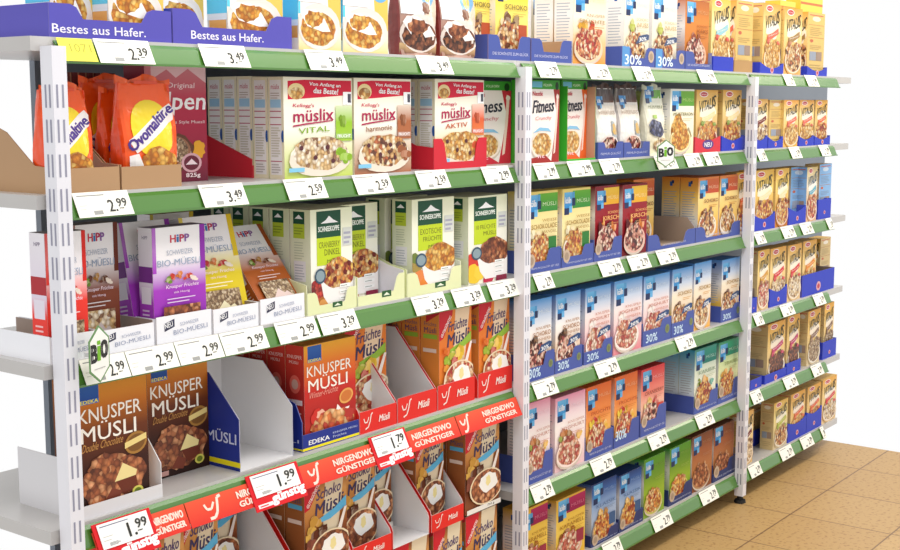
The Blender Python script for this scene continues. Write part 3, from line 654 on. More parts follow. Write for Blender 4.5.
def make_tray(name, loc, w, d, kind, h, lo, out, ins, side=None, back=0, draw=None, rot=0, base=None, k=.18, sides='lr', sidedraw=None):
    r = empty(name, loc); r.rotation_euler.z = rot; t = .0022
    if kind:
        mb = MB(); pts = prof(kind, w-.001, h, lo, k)
        slab(mb, pts, lambda a, b, o: (-w/2+.0005+a, o, b), t, C(out), C(ins))
        if draw:
            F = Face(mb, lambda a, b, kk: (-w/2+a, -.0003-kk, b), w, h); draw(F)
        mb.build('front_panel', r)
    side = side or [(0, h), (1, h)]
    sp = [(0, .0), (d, .0)]+[(y*d, z) for y, z in side[::-1]]
    for s_ in sides:
        mb = MB()
        if s_ == 'l':
            slab(mb, sp[::-1], lambda a, b, o: (-w/2+o, t+a*(1-t/d), b), t, C(out), C(ins))
            if sidedraw: sidedraw(Face(mb, lambda a, b, kk: (-w/2-.0003-kk, d-a, b), d, h))
        else: slab(mb, sp, lambda a, b, o: (w/2-o, t+a*(1-t/d), b), t, C(out), C(ins))
        mb.build('side_panel', r)
    mb = MB(); mb.box(-w/2+t, w/2-t, t, d, .0, t, C(base or ins)); mb.build('tray_base', r)
    if back:
        mb = MB(); mb.box(-w/2, w/2, d, d+t, 0, back, C(ins)); mb.build('back_panel', r)
    return r
# ------------------------------------------------------------------ placing goods by measured photo points
ITEMS = []      # (shelf, X, core text) for the price labels
TRAYLIFT = .0026
def span(s, xl, xr, yref, Y): return at(xl, yref, Y)[0], at(xr, yref, Y)[0]
def note(s, X, label): ITEMS.append((s, X, label.split(',')[0]))
def carton(design, s, xl, xr, yt, label, Y=0, d=.07, h=None, tray=0, swap=False, tilt=0, z=None, rot=0, cat='muesli carton', group=None, nm='muesli_carton'):
    Yf = YF+Y; zb = (ZT[s] if z is None else z)+(TRAYLIFT if tray else 0)
    yref = max(yt if yt is not None else 0, 0)+22
    x0, x1 = span(s, xl, xr, yref, Yf)
    if h is None: h = at((xl+xr)/2, yt, Yf)[1]-zb
    w = x1-x0-.002
    o = carton_mesh(design, w, h, d, None, swap, nm)
    o.location = ((x0+x1)/2, Yf, zb+(d*math.sin(tilt) if tilt else 0)); o.rotation_euler = (-tilt, 0, rot)
    tag(o, label, cat, group or GROUP.get(design[:3], 'muesli cartons'))
    if Y < .06 and z is None: note(s, (x0+x1)/2, label)
    o['wh'] = '%.3f %.3f' % (w, h)
    del o['wh']
    return o
GROUP = {'vit': 'tall yellow muesli cartons', 'mus': 'cream muesli cartons', 'gut': 'red corner muesli cartons', 'kop': 'pale green muesli cartons', 'hip': 'organic muesli cartons with white tops', 'ede': 'crunchy muesli cartons', 'haf': 'oat crunch cartons', 'fit': 'green topped cereal cartons'}
def behind(o, n, step, labels, dx=0):
    for i in range(n):
        c = copy_thing(o, (o.location.x+dx*(i+1), o.location.y+step*(i+1), o.location.z))
        tag(c, labels[i], 'muesli carton')
def pouch(design, s, xl, xr, yt, label, Y=0, d=.06, h=None, tray=0, rot=0, cat='muesli bag'):
    Yf = YF+Y; zb = ZT[s]+(TRAYLIFT if tray else 0); x0, x1 = span(s, xl, xr, max(yt or 0, 0)+22, Yf)
    if h is None: h = at((xl+xr)/2, yt, Yf)[1]-zb
    r = empty('muesli_pouch', ((x0+x1)/2, Yf, zb)); r.rotation_euler.z = rot
    pouch_mesh(r, design, x1-x0-.002, h, d); tag(r, label, cat, 'muesli bags'); note(s, (x0+x1)/2, label); return r
def tray(s, xl, xr, kind, yh, ylo, out, ins, label, d=.16, Y=0, side=None, back=0, draw=None, z=None, base=None, k=.18, sides='lr', yb=None, sidedraw=None):
    Yf = YF-.0045+Y; zb = ZT[s] if z is None else z
    x0, x1 = span(s, xl, xr, yh+8, Yf)
    h = yh if isinstance(yh, float) else None
    r = make_tray('display_tray', ((x0+x1)/2, Yf, zb), x1-x0-.0025, d, kind, HT(s, xl, yh, Yf, zb) if yh > 2 else yh, HT(s, xl, ylo, Yf, zb) if ylo > 2 else ylo, out, ins, side, back, draw, base=base, k=k, sides=sides, sidedraw=sidedraw)
    tag(r, label, 'display tray', 'display trays'); return r
def HT(s, x, y, Yf, zb): return max(.012, at(x, y, Yf)[1]-zb)
IND, BLU, ROY, NAVY = '5a54b4', '4a5aa4', '2a3cc0', '34407c'
TAN = 'b8926c'; GREY = 'e6e5e6'; RED = 'e42c24'; LIME = 'e8ecb8'
def t_words(t, u, v, wu, hv, c='ffffff', bold=.0, rot=0, sh=0):
    return lambda F: F.text(t, u, v, wu, hv, c, bold, sh, rot)
def t_many(*fs):
    def f(F):
        for g in fs: g(F)
    return f
def badge(u, v, r, c='c8b098'): return lambda F: (F.ell(u, v, r, r*F.w/F.h, c, n=14), F.ell(u, v, r*.6, r*.6*F.w/F.h, mixc(c, '604030', .4), n=12))
def t30(F):
    F.rect(0, 0, .42, 1, '5a94d0', '4a84c4') if False else None
    F.text('30%', .1, .12, .42, .42, 'd8ecfa', .02)
t_gl = t_words('DIE SCHÖNSTE ZUM GLÜCK', .08, .2, .82, .13, 'd8d8f0')
t_pq = t_many(t_words('PREMIUM-QUALITÄT SEIT 1820', .14, .14, .8, .12, 'c8cce8'), badge(.14, .55, .11))
t_ro = lambda F: (F.ell(.5, .32, .07, .055*F.w/F.h, 'e0a8b0', n=12), F.ell(.5, .32, .04, .03*F.w/F.h, 'c04050', n=10))
# ================================================================== TOP SHELF (shelf 1)
H1 = .285
hafer1 = t_words('Bestes aus Hafer.', .02, .14, .75, .26, 'f4f0fa', .012)
tray(1, 48, 171.5, 'lobes', 2.1, 17, IND, '8c84c0', 'indigo display tray at the near end of the top shelf', d=.2, draw=hafer1, k=.16)
tray(1, 172, 292, 'lobes', 8, 25, IND, '8c84c0', 'indigo display tray with complete oat slogan, second on the top shelf', d=.2, draw=t_words('Bestes aus Hafer.', .14, .16, .6, .24, 'f4f0fa', .012), k=.13)
carton('hafer', 1, 50, 93, None, 'oat crunch carton at the near end of the top shelf', Y=.06, h=H1, tray=1, d=.08)
carton('hafer', 1, 108, 164, None, 'oat crunch carton inside the first indigo tray beside its tall lobe', Y=.01, h=H1, tray=1, d=.065)
carton('hafer', 1, 158, 204, None, 'oat crunch carton set back in the second indigo tray', Y=.08, h=H1, tray=1, d=.08)
carton('hafer', 1, 227, 283, None, 'oat crunch carton standing forward in the second indigo tray', Y=.008, h=H1, tray=1, d=.065)
carton('hafer', 1, 298, 341, None, 'oat crunch carton standing loose right beside the second indigo tray', h=H1, d=.05)
carton('hafer', 1, 342.5, 388, None, 'oat crunch carton beside the brown chocolate crunch bags', h=H1, d=.05)
pouch('choc', 1, 401, 440, None, 'brown chocolate crunch bag next to the oat crunch carton', h=.27)
pouch('choc', 1, 442, 479, None, 'brown chocolate crunch bag next to the yellow chocolate cartons', h=.255)
carton('choc_yellow', 1, 458, 491, None, 'yellow chocolate carton half hidden behind the brown bag', Y=.05, h=.25, tray=1)
tray(1, 488, 530.5, 'lobes', 34, 47.5, BLU, TAN, 'blue display tray holding the bright yellow chocolate carton', draw=t_words('DIE SCHÖNSTE ZUM GLÜCK', .1, .2, .85, .14, 'd8d8f0'), k=.2)
carton('choc_yellow', 1, 495, 528, None, 'bright yellow chocolate carton above the white post top', Y=.03, h=.25, tray=1)
tray(1, 531, 572, 'lobes', 38, 51, BLU, TAN, 'blue display tray with empty cut-out front, above the second post', draw=t_gl, k=.2)
carton('white_nut', 1, 531, 560, None, 'white nut carton set far back behind the empty blue tray', Y=.19, h=.24, tray=1)
fc = carton('fruit_cream', 1, 573, 606, None, 'cream and orange fruit carton standing loose before the 30% trays', h=.245)
behind(fc, 1, .075, ['second cream and orange fruit carton behind the loose one'])
t30b = t_many(lambda F: F.rect(0, 0, .22, 1, '5a98d4'), t_words('30%', .08, .1, .5, .5, 'e8f4fc', .02), badge(.88, .55, .09))
tray(1, 622, 655, 'lobes', 46, 57, BLU, '8890c0', 'blue 30% tray under the pale nut carton, first of the pair', draw=t30b, k=.2)
tray(1, 655.5, 685, 'lobes', 48.5, 58, BLU, '8890c0', 'blue 30% tray under the pale nut carton with dark banner', draw=t30b, k=.2)
carton('white_nut', 1, 624, 649, None, 'pale nut carton in the first blue 30% tray', Y=.012, h=.25, tray=1)
carton('white_nut', 1, 652, 677, None, 'pale nut carton in the second blue 30% tray', Y=.02, h=.25, tray=1)
tray(1, 685.5, 712.5, 'left', 51, 63, BLU, '8890c0', 'blue tray under the orange brown biscuit carton', draw=t_gl, k=.25)
carton('biscuit_brown', 1, 685, 710, None, 'orange brown biscuit carton on the top shelf', Y=.012, h=.25, tray=1)
tray(1, 713, 733.5, 'flat', 56, 56, ROY, '4a58c8', 'royal blue tray under the carton with cyan banner')
carton('vit_cyan', 1, 711.5, 733.5, -1, 'tall yellow carton with cyan banner, top shelf', Y=.012, tray=1)
tray(1, 734, 752.5, 'flat', 60, 60, 'b8905c', 'b8905c', 'plain brown cardboard tray above the third post')
carton('vit_red', 1, 736, 753, 1, 'tall yellow carton turned sideways in the plain brown tray', Y=.03, tray=1, swap=True)
tray(1, 760, 783.5, 'wave', 62, 68, ROY, '4a58c8', 'royal blue wavy tray under the red banner carton', draw=t_ro)
carton('vit_red', 1, 763, 783, 4, 'tall yellow carton with red banner in wavy blue tray', Y=.012, tray=1)
carton('vit_choc', 1, 784, 802, 8, 'tall yellow carton with brown banner and dark flakes, top shelf')
tray(1, 807, 827, 'wave', 66, 71, ROY, '4a58c8', 'royal blue wavy tray at the far end of the top shelf', draw=t_ro)
carton('vit_choc', 1, 807.5, 826.5, 13, 'sideways yellow carton at the far end of the top shelf', Y=.012, tray=1, swap=True)
carton('yellow_plain', 1, 778, 795, 1, 'plain yellow carton standing behind the brown banner carton', Y=.13)
carton('yellow_plain', 1, 797, 822, -3, 'larger plain yellow carton behind the sideways far carton', Y=.13)
# ================================================================== SECOND SHELF, bay with orange bags
def kbase(F): pass
sl = [(0, .052), (.25, .055), (.7, .12), (1, .14)]
def maroon(r, w, d, h):
    mb = MB(); mb.box(-w/2, w/2, d, d+.003, 0, h, 'b08a70'); 
    for i in range(7): mb.box(-w/2+w*i/7+.003, -w/2+w*(i+1)/7-.003, d-.003, d-.0005, h-.03, h, '6c3030')
    mb.build('back_card', r)
t1 = tray(2, 50, 120.3, 'flat', 169.5, 169.5, TAN, 'a8866c', 'brown cardboard tray under the orange bag nearest the first post', d=.2, side=sl)
t2 = tray(2, 121, 182, 'flat', 167, 167, TAN, 'a8866c', 'brown cardboard tray under the complete orange bag', d=.2, side=sl)
maroon(t2, .14, .2, .245)
pouch('ovo', 2, 46, 97, 82, 'orange chocolate crunch bag half cut off beside the first post', tray=1, d=.07, Y=.004)
pouch('ovo', 2, 124, 181.5, 75, 'orange chocolate crunch bag with complete blue lettering on yellow sun', tray=1, d=.07, Y=.004)
pouch('ovo', 2, 104, 155, 85, 'second orange crunch bag directly behind the complete one', tray=1, d=.05, Y=.078)
pouch('ovo', 2, 84, 136, 74, 'third orange crunch bag at the back between the front two', tray=1, d=.05, Y=.134)
carton('alpen', 2, 141, 206, 66, 'raspberry red muesli carton behind the complete orange bag', Y=.11, cat='muesli carton')
mg = carton('mus_green', 2, 283, 352, 77.5, 'cream muesli carton with lime green fruit picture', d=.05)
behind(mg, 4, .0525, ['second cream carton in file behind the lime green fruit one', 'third cream carton in file, first inside the low red tray', 'fourth cream carton in file inside the low red tray', 'last cream carton in file at the back of the red tray'])
x0 = mg.location.x; wv = .19
tr = make_tray('display_tray', (x0, YF+.1035, ZT[2]), mg.dimensions.x+.006, .17, 'flat', .03, .03, 'd42838', 'c85058', [(0, .045), (1, .105)])
tag(tr, 'red cardboard tray with sloping side behind the lime green fruit carton', 'display tray', 'display trays')
for ch in COL.objects:
    if ch.get('label', '').startswith(('third cream', 'fourth cream', 'last cream')): ch.location.z += TRAYLIFT
carton('mus_brown', 2, 353.5, 411, 78.5, 'cream muesli carton with brown chocolate picture', d=.05)
redfr = lambda F: None
tray(2, 433.5, 487, 'lobes', 139, 163, 'd42838', 'c84850', 'red cardboard tray around the carton with orange red picture', d=.2, side=[(0, .06), (.3, .065), (1, .12)], k=.14)
ma = carton('mus_red', 2, 434.5, 486, 79.5, 'cream muesli carton with orange red picture in red tray', Y=.004, tray=1, d=.058)
behind(ma, 1, .061, ['second cream carton behind the orange red picture one'])
carton('fit_crimson', 2, 464, 511, 81, 'green topped crimson cereal carton beside the second post', Y=.07, nm='cereal_carton', cat='cereal carton')
# ================================================================== SECOND SHELF, middle bay
carton('fit_red', 2, 530.5, 559.5, 80, 'green topped cereal carton with dark red edge, right of the second post', nm='cereal_carton', cat='cereal carton')
tg = tray(2, 569, 598, 'flat', .006, .006, '48b838', 'c49a7c', 'tall green and brown case around the orange edged cereal carton', d=.12, side=[(0, .235), (1, .235)])
carton('fit_orange', 2, 561.5, 589, 80.5, 'green topped cereal carton with orange edge inside tall case', Y=.03, tray=1, nm='cereal_carton', cat='cereal carton', d=.06)
for a, b, l in ((598, 623.5, 'indigo tray under the first dark topped oat bag'), (624, 650, 'indigo tray under the second dark topped oat bag')):
    tray(2, a, b, 'lobes', 142.5, 149, BLU, '8890c0', l, draw=t_words('PREMIUM-QUALITÄT', .1, .2, .8, .2, 'c8cce8'), k=.2)
pouch('oatchoc', 2, 599, 620, 83, 'white oat bag with dark crumpled top beside the tall green case', tray=1, Y=.01)
pouch('oatchoc', 2, 622, 643, 83, 'white oat bag with dark crumpled top, second of the pair', tray=1, Y=.012)
pouch('lime', 2, 634, 657, 86, 'lime green muesli bag behind the white oat bags', Y=.085, d=.04)
pouch('berry', 2, 649, 668, 84, 'pale muesli bag with blueberries above the organic sign')
carton('muesli_green', 2, 670, 694, 89, 'pale carton with green header and orange flakes beside blueberry bag')
tray(2, 695, 720.5, 'wave', 137, 141, 'd83040', 'b87078', 'red wavy tray marked new under the yellow nut carton', draw=t_many(lambda F: F.ell(.5, .5, .22, .3, '5a3c88'), t_words('NEU', .36, .34, .28, .28, 'ffffff', .02)))
tray(2, 721.5, 744, 'wave', 136, 141, ROY, '4a58c8', 'blue wavy tray under the yellow nut carton by third post', draw=t_ro)
carton('vit_nut', 2, 696, 720, 90, 'tall yellow nut carton in the red wavy tray', Y=.01, tray=1)
carton('vit_nut', 2, 722.5, 743.5, 90, 'tall yellow nut carton in the blue wavy tray by third post', Y=.01, tray=1)
# SECOND SHELF, far bay
tray(2, 753, 767.5, 'wave', 136, 141, ROY, '4a58c8', 'blue wavy tray right behind the third post, second shelf')
tray(2, 768, 783, 'wave', 137, 142, ROY, '4a58c8', 'blue wavy tray with pink roundel and sideways carton, second shelf', draw=t_ro)
carton('vit_dark', 2, 753.5, 767.5, 99, 'yellow carton with dark banner beside the third post, second shelf', Y=.01, tray=1)
carton('vit_dark', 2, 769, 782.5, 100, 'pale sideways carton in the second wavy tray, second shelf', Y=.012, tray=1, swap=True)
carton('vit_red', 2, 783.5, 798, 100, 'yellow carton standing loose with red banner, far bay, second shelf')
tray(2, 798.5, 813.8, 'wave', 136, 140, ROY, '4a58c8', 'blue wavy tray with roundel under first far red banner carton', draw=t_ro)
tray(2, 814.3, 830, 'wave', 136, 140, ROY, '4a58c8', 'blue wavy tray with roundel at far end of second shelf', draw=t_ro)
carton('vit_red', 2, 799, 813.5, 100, 'red banner yellow carton in the tray next to the loose one', Y=.01, tray=1)
carton('vit_coral', 2, 814.8, 827, 100, 'coral banner yellow carton at the far end of second shelf', Y=.01, tray=1)
# ================================================================== THIRD SHELF, bay with white organic trays
neu = t_many(lambda F: F.poly([(.14, .42), (.32, .56), (.32, .86), (.14, .72)], '3c3c54'), t_words('NEU', .155, .52, .14, .2, 'ffffff', .01, 12),
             t_words('SCHWEIZER', .42, .55, .34, .13, 'a8b0c4', 0, 3), t_words('BIO-MÜESLI', .3, .24, .62, .22, '9ca4bc', 0, 3))
for a, b, yh, l in ((50, 96, 338, 'white organic tray cut off by the first post'), (96.5, 155, 332, 'white organic tray under the brown chocolate carton'),
                    (155.8, 212, 318, 'white organic tray under the upright purple carton'), (212.8, 259, 310, 'white organic tray under the leaning yellow carton'), (259.8, 305, 300, 'white organic tray under the leaning orange carton')):
    tray(3, a, b, 'flat', yh, yh, 'f4f4f8', 'a89488', l, d=.27, draw=neu, side=[(0, .055), (1, .055)])
HH = .2
carton('hipp_red', 3, 42, 86, 232, 'bright red organic carton cut off by the first post', Y=.006, tray=1, d=.05)
carton('hipp_brown', 3, 66, 118, 224, 'brown organic chocolate carton behind the bright red one', Y=.07, tray=1, d=.05)
carton('hipp_purple', 3, 126, 178, None, 'purple organic carton leaning back behind the upright purple one', Y=.055, h=.25, tray=1, d=.05, tilt=.2)
carton('hipp_purple', 3, 151.5, 205, 226, 'upright purple organic carton with window and white mountain', Y=.008, tray=1, d=.045)
carton('hipp_yellow', 3, 191, 245, None, 'yellow organic carton leaning back beside the upright purple one', Y=.03, h=.252, tray=1, d=.045, tilt=.25)
carton('hipp_yellow', 3, 150, 195, 213, 'second yellow organic carton upright at the back of the shelf', Y=.21, tray=1, d=.045)
carton('hipp_orange', 3, 258, 301, None, 'orange brown organic carton leaning far back on its own', Y=.012, h=.24, tray=1, d=.045, tilt=.68)
kc = carton('koppe_cran', 3, 310, 359, 208, 'pale carton with red cranberries and bowl, front of the file', Y=.006, tray=1, d=.068)
behind(kc, 4, .0715, ['second pale cranberry carton behind the front one', 'third pale cranberry carton in the file', 'fourth pale cranberry carton in the file', 'rearmost pale cranberry carton in the file'])
kc2 = carton('koppe_cran', 3, 333, 377.5, 204, 'pale cranberry carton set back behind the empty lime tray', Y=.085, tray=1, d=.068)
klogo = lambda F: (F.rect(.5, .18, .7, .42, '2c5c30'), F.poly([(.53, .24), (.6, .36), (.67, .24)], 'e8f0d8'))
def circ(F): F.ell(.35, .5, .2, .3, 'c8c8d4', n=16)
ks = [(0, .075), (.2, .085), (1, .16)]
tray(3, 307, 357, 'lobes', 294, 308, LIME, 'f0f0e0', 'lime tray under the front cranberry carton', d=.26, draw=klogo, side=ks, k=.14)
tr2 = tray(3, 357.6, 405, 'right', 280, 297, LIME, 'e4e4ea', 'lime tray with empty front and white inner wall', d=.26, draw=klogo, side=ks, k=.12)
ke = carton('koppe_exotic', 3, 411.5, 454, 198, 'pale exotic fruit carton with lime name panel in lime tray', Y=.006, tray=1, d=.068)
behind(ke, 1, .095, ['second exotic fruit carton behind the front one'], dx=-.0)
tray(3, 407, 461.5, 'lobes', 274, 288, LIME, 'f0f0e0', 'lime tray under the exotic fruit carton', d=.26, draw=klogo, side=ks, k=.13)
kt = carton('koppe_ten', 3, 468, 507, 195.5, 'pale carton with bananas and red fruit beside the second post', d=.068)
behind(kt, 1, .0715, ['second carton with bananas behind the one by second post'])
# ================================================================== THIRD SHELF, middle bay
q = lambda a, b, yh, yl, l, draw=t_pq, k=.2, d=.16, kind='lobes', **kw: tray(3, a, b, kind, yh, yl, BLU, '8890c0', l, draw=draw, k=k, d=d, **kw)
q(526, 561, 252, 264, 'indigo tray under the first almond chocolate carton by second post', kind='right', k=.3)
q(561.8, 593.5, 248, 258, 'indigo tray under the second almond chocolate carton', kind='right', k=.25)
q(594.2, 622, 240, 253, 'indigo tray under the first cherry carton', kind='right', k=.25)
carton('almond', 3, 526.5, 560.5, 191, 'pale yellow almond chocolate carton touching the second post', Y=.008, tray=1)
carton('almond', 3, 562, 592.5, 188, 'pale yellow almond chocolate carton left of the cherry cartons', Y=.008, tray=1)
carton('cherry', 3, 595, 620.5, 185.5, 'dark red cherry carton inside an indigo tray', Y=.008, tray=1)
carton('cherry', 3, 622.5, 647, 184, 'dark red cherry carton standing loose without tray')
tray(3, 648, 695, 'lobes', 236, 250, BLU, 'b09c8a', 'wide indigo tray with empty front and brown inner wall', draw=t_words('DIE SCHÖNSTE ZUM GLÜCK', .3, .2, .5, .14, 'c8cce8'), k=.16, d=.2, side=[(0, .06), (.15, .095), (1, .095)])
q(695.6, 740, 228, 243, 'wide indigo tray under two golden chocolate cartons by third post', t_words('DIE SCHÖNSTE ZUM GLÜCK', .2, .3, .6, .14, 'c8cce8'), .13, .2, 'lobes')
cg = carton('choc_gold', 3, 698, 718.5, 177, 'golden chocolate carton, first of two in the wide indigo tray', Y=.01, tray=1, d=.075)
carton('choc_gold', 3, 719.5, 738.5, 175, 'golden chocolate carton next to the third post', Y=.01, tray=1, d=.075)
behind(cg, 1, .078, ['golden chocolate carton second in file behind the first'])
carton('choc_gold', 3, 633, 654, 179, 'golden chocolate carton at the back beside the loose cherry carton', Y=.1, tray=1, d=.07)
# ================================================================== FOURTH SHELF middle bay
q4 = lambda a, b, yh, yl, l, **kw: tray(4, a, b, 'right', yh, yl, BLU, '8890c0', l, draw=t_many(t_words('30%', .1, .12, .4, .36, 'd0e8fa', .015), badge(.86, .5, .08, '7c8c5c')), k=.26, **kw)
q4(526, 554.5, 357, 370, 'blue 30% tray by the second post, fourth shelf')
q4(555, 582.5, 352, 362, 'blue 30% tray under the second chocolate carton, fourth shelf')
q4(584, 612.5, 345, 353, 'blue 30% tray under the first raspberry yoghurt carton')
q4(643, 671, 324, 332, 'blue 30% tray under the third raspberry yoghurt carton')
q4(671.6, 694, 316, 324, 'blue 30% tray under the first golden nut carton')
q4(721, 740.5, 307, 311, 'blue 30% tray beside the third post, fourth shelf')
carton('choc30', 4, 525.5, 554, 299, 'blue topped dark chocolate carton touching the second post', Y=.006, tray=1)
carton('choc30', 4, 555.5, 584, 292, 'blue topped dark chocolate carton with 30% leaf, second in row', Y=.004, tray=1)
carton('yog30', 4, 585, 612.5, 286, 'blue topped raspberry yoghurt carton beside the dark chocolate one', Y=.004, tray=1)
carton('yog30', 4, 614, 642, 279, 'blue topped raspberry yoghurt carton standing loose, middle of three')
carton('yog30', 4, 643.5, 670, 274.5, 'blue topped raspberry yoghurt carton beside the golden nut cartons', Y=.004, tray=1)
carton('nut30', 4, 672, 693, 268, 'blue topped golden nut carton in a 30% tray', Y=.004, tray=1)
carton('nut30', 4, 694, 711, 262, 'blue topped golden nut carton standing loose in the middle', Y=.0)
carton('nut30', 4, 721.5, 740, 258.5, 'blue topped golden nut carton beside the third post', Y=.004, tray=1, d=.075)
# FIFTH SHELF middle bay
q5 = lambda a, b, yh, yl, l, dr=t_pq, **kw: tray(5, a, b, 'right', yh, yl, BLU, '8890c0', l, draw=dr, k=.26, **kw)
q5(526, 553, 459, 475, 'indigo tray under the pink yoghurt carton by second post')
q5(585.5, 613, 438, 452, 'indigo tray under the first orange fruit carton')
q5(614, 639, 426, 439, 'blue 30% tray under the second orange fruit carton', t_words('30%', .06, .3, .42, .4, 'd0e8fa', .02))
q5(640.5, 666, 412, 424, 'indigo tray under the red cranberry carton')
carton('yog_pink', 5, 526, 554, 400, 'pink yoghurt carton touching the second post', Y=.006, tray=1)
carton('yog_pink', 5, 555, 585, 394, 'pink yoghurt carton standing loose beside the orange ones')
carton('fruit_orange', 5, 586, 613, 384, 'orange fruit carton in an indigo tray', Y=.004, tray=1)
carton('fruit_orange', 5, 614.3, 639.5, 374, 'orange fruit carton in a 30% tray', Y=.004, tray=1)
carton('cranberry', 5, 641, 665.5, 366.5, 'red cranberry carton at the open gap on fifth shelf', Y=.004, tray=1)
tray(5, 694, 717.3, 'right', 397, 408, BLU, '8890c0', 'indigo tray under the first teal carton', d=.24, draw=t_pq, k=.26, side=[(0, .07), (1, .07)])
tray(5, 718, 740.5, 'right', 384, 399, BLU, '8890c0', 'indigo tray under the second teal carton by third post', d=.2, draw=t_pq, k=.26)
ct = carton('carib_teal', 5, 694.5, 716.5, 347, 'teal topped cream carton in the indigo tray beside the gap', Y=.004, tray=1, d=.066)
behind(ct, 2, .068, ['second teal carton in file showing its pale blue side', 'third teal carton in file showing its pale blue side'])
carton('carib_green', 5, 718.5, 738, 340, 'green topped yellow carton next to the third post', Y=.004, tray=1)
# SIXTH SHELF middle bay
q6 = lambda a, b, yh, yl, l, **kw: tray(6, a, b, 'right', yh, yl, '303a6c', '6870a0', l, draw=t_pq, k=.26, **kw)
carton('caramel', 6, 521, 547.5, 506, 'caramel yellow carton with magenta header touching the second post', Y=.0)
carton('caramel', 6, 556, 585, 495, 'caramel yellow carton with magenta header beside the blue ones', Y=.0, d=.06)
q6(591, 618, 537, 548, 'navy tray under the first blue classic carton')
q6(619, 643, 520, 532, 'navy tray under the second blue classic carton')
q6(668.5, 692, 491, 500, 'navy tray under the second green carton')
q6(713, 736, 466, 475, 'navy tray under the brown cocoa carton by third post')
carton('classic', 6, 591.5, 617.5, 480, 'blue classic carton beside the caramel yellow one', Y=.004, tray=1)
carton('classic', 6, 619.3, 642.5, 471, 'blue classic carton beside the green cartons', Y=.004, tray=1)
carton('honey_green', 6, 643.8, 664.5, 456, 'green carton standing loose beside the blue classic one', Y=.0)
carton('honey_green', 6, 669.5, 691, 444.5, 'green carton in a navy tray beside the brown ones', Y=.004, tray=1)
carton('cocoa_brown', 6, 692, 712, 433.5, 'brown cocoa carton standing loose beside the green one', Y=.0)
carton('cocoa_brown', 6, 713.5, 733.5, 424.5, 'brown cocoa carton in a navy tray beside the third post', Y=.004, tray=1)
# ================================================================== FAR BAY shelves 3-6
vt = lambda s, a, b, yh, yl, l, kind='wave', **kw: tray(s, a, b, kind, yh, yl, ROY, '5060c8', l, draw=t_ro, **kw)
carton('vit_coral', 3, 736, 752, 172, 'red and yellow carton squeezed behind the third post, third shelf', Y=.05, d=.05)
vt(3, 753.5, 775, 215, 221, 'royal blue wavy tray beside the third post, third shelf')
carton('vit_sun', 3, 754, 774, 170, 'yellow carton with brown nuts beside the third post, third shelf', Y=.006, tray=1)
carton('vit_sun', 3, 775.5, 789, 168.5, 'yellow carton with brown nuts standing loose, third shelf')
vt(3, 788.5, 806, 208, 213, 'royal blue wavy tray with blue sideways carton and grey inside')
carton('vit_blue', 3, 790.5, 804.5, 167, 'pale blue carton turned sideways in wavy tray', Y=.04, tray=1, swap=True)
carton('vit_blue', 3, 806.5, 817, 167, 'pale blue carton with front print standing loose')
vt(3, 818, 831, 200, 203, 'royal blue tray at the far end of third shelf', 'flat')
carton('vit_blue', 3, 819, 831, 164, 'pale blue sideways carton at the far end of third shelf', Y=.03, tray=1, swap=True)
vt(4, 750.5, 757, 299, 302, 'small royal blue tray tip beside third post, fourth shelf', 'flat')
carton('vit_plain', 4, 757.5, 769, 250, 'yellow carton with golden banner near third post, fourth shelf')
vt(4, 769.5, 787, 289, 294, 'royal blue wavy tray under strawberry carton')
carton('vit_straw', 4, 770, 785.5, 247.5, 'yellow carton with red banner in wavy tray, fourth shelf', Y=.004, tray=1)
carton('vit_straw', 4, 787.5, 801, 244.5, 'yellow carton with red banner standing loose, fourth shelf')
carton('vit_peach', 4, 802.5, 816, 240.5, 'yellow carton with orange banner inside the low wide blue tray', Y=.012, tray=1)
tray(4, 802, 834, 'flat', 276, 276, ROY, '8c7c70', 'wide royal blue tray with grey inside at end of fourth shelf', d=.2, draw=t_ro)
carton('vit_peach', 4, 820, 830, 238, 'beige sideways carton at the far end of fourth shelf', Y=.09, tray=1, swap=True)
tray(5, 764.5, 786, 'flat', 376, 376, ROY, '5060c8', 'long royal blue tray under two berry banner cartons, fifth shelf', d=.16, draw=t_ro)
vt(5, 786.6, 800.5, 364, 366, 'royal blue tray under the second berry banner carton', 'flat')
carton('vit_berry', 5, 767.5, 786, 322, 'yellow carton with berry banner, first on the fifth shelf', Y=.006, tray=1, d=.11)
carton('vit_berry', 5, 787, 800, 315, 'yellow carton with berry banner, second on the fifth shelf', Y=.006, tray=1)
tray(5, 750, 761.5, 'flat', 381, 381, ROY, '8c8078', 'small empty royal blue tray with grey inside by third post', d=.1, draw=t_ro)
carton('vit_mocha', 5, 807.5, 820, 310, 'yellow carton with dull brown banner standing loose, fifth shelf', d=.05)
vt(5, 822.5, 836, 343, 344, 'royal blue tray at the far end of fifth shelf', 'flat')
carton('vit_mocha', 5, 824, 835, 303, 'yellow carton with dull brown banner at far end, fifth shelf', Y=.012, tray=1)
carton('vit_dark', 6, 740, 753, 412, 'dark flaked yellow carton partly behind third post, bottom shelf', d=.05)
tray(6, 754, 764, 'flat', 431, 431, ROY, '5060c8', 'royal blue tray set back behind lime banner carton', d=.1, Y=.1)
carton('vit_lime', 6, 750, 763, 408, 'sideways yellow carton set back behind lime banner carton', Y=.11, tray=1, swap=True)
carton('vit_lime', 6, 773.5, 789, 400.5, 'yellow carton with lime banner standing loose, bottom shelf', d=.06)
tray(6, 787.8, 806, 'wave', 424, 428, ROY, '5060c8', 'royal blue wavy tray under first coral banner carton, bottom shelf', draw=t_ro)
vt(6, 806.5, 821.5, 413, 417, 'royal blue wavy tray under second coral banner carton, bottom shelf')
carton('vit_coral', 6, 790.5, 805.5, 392, 'yellow carton with coral banner, first in the bottom trays', Y=.004, tray=1)
carton('vit_coral', 6, 807, 820.5, 385, 'yellow carton with coral banner, second in the bottom trays', Y=.004, tray=1)
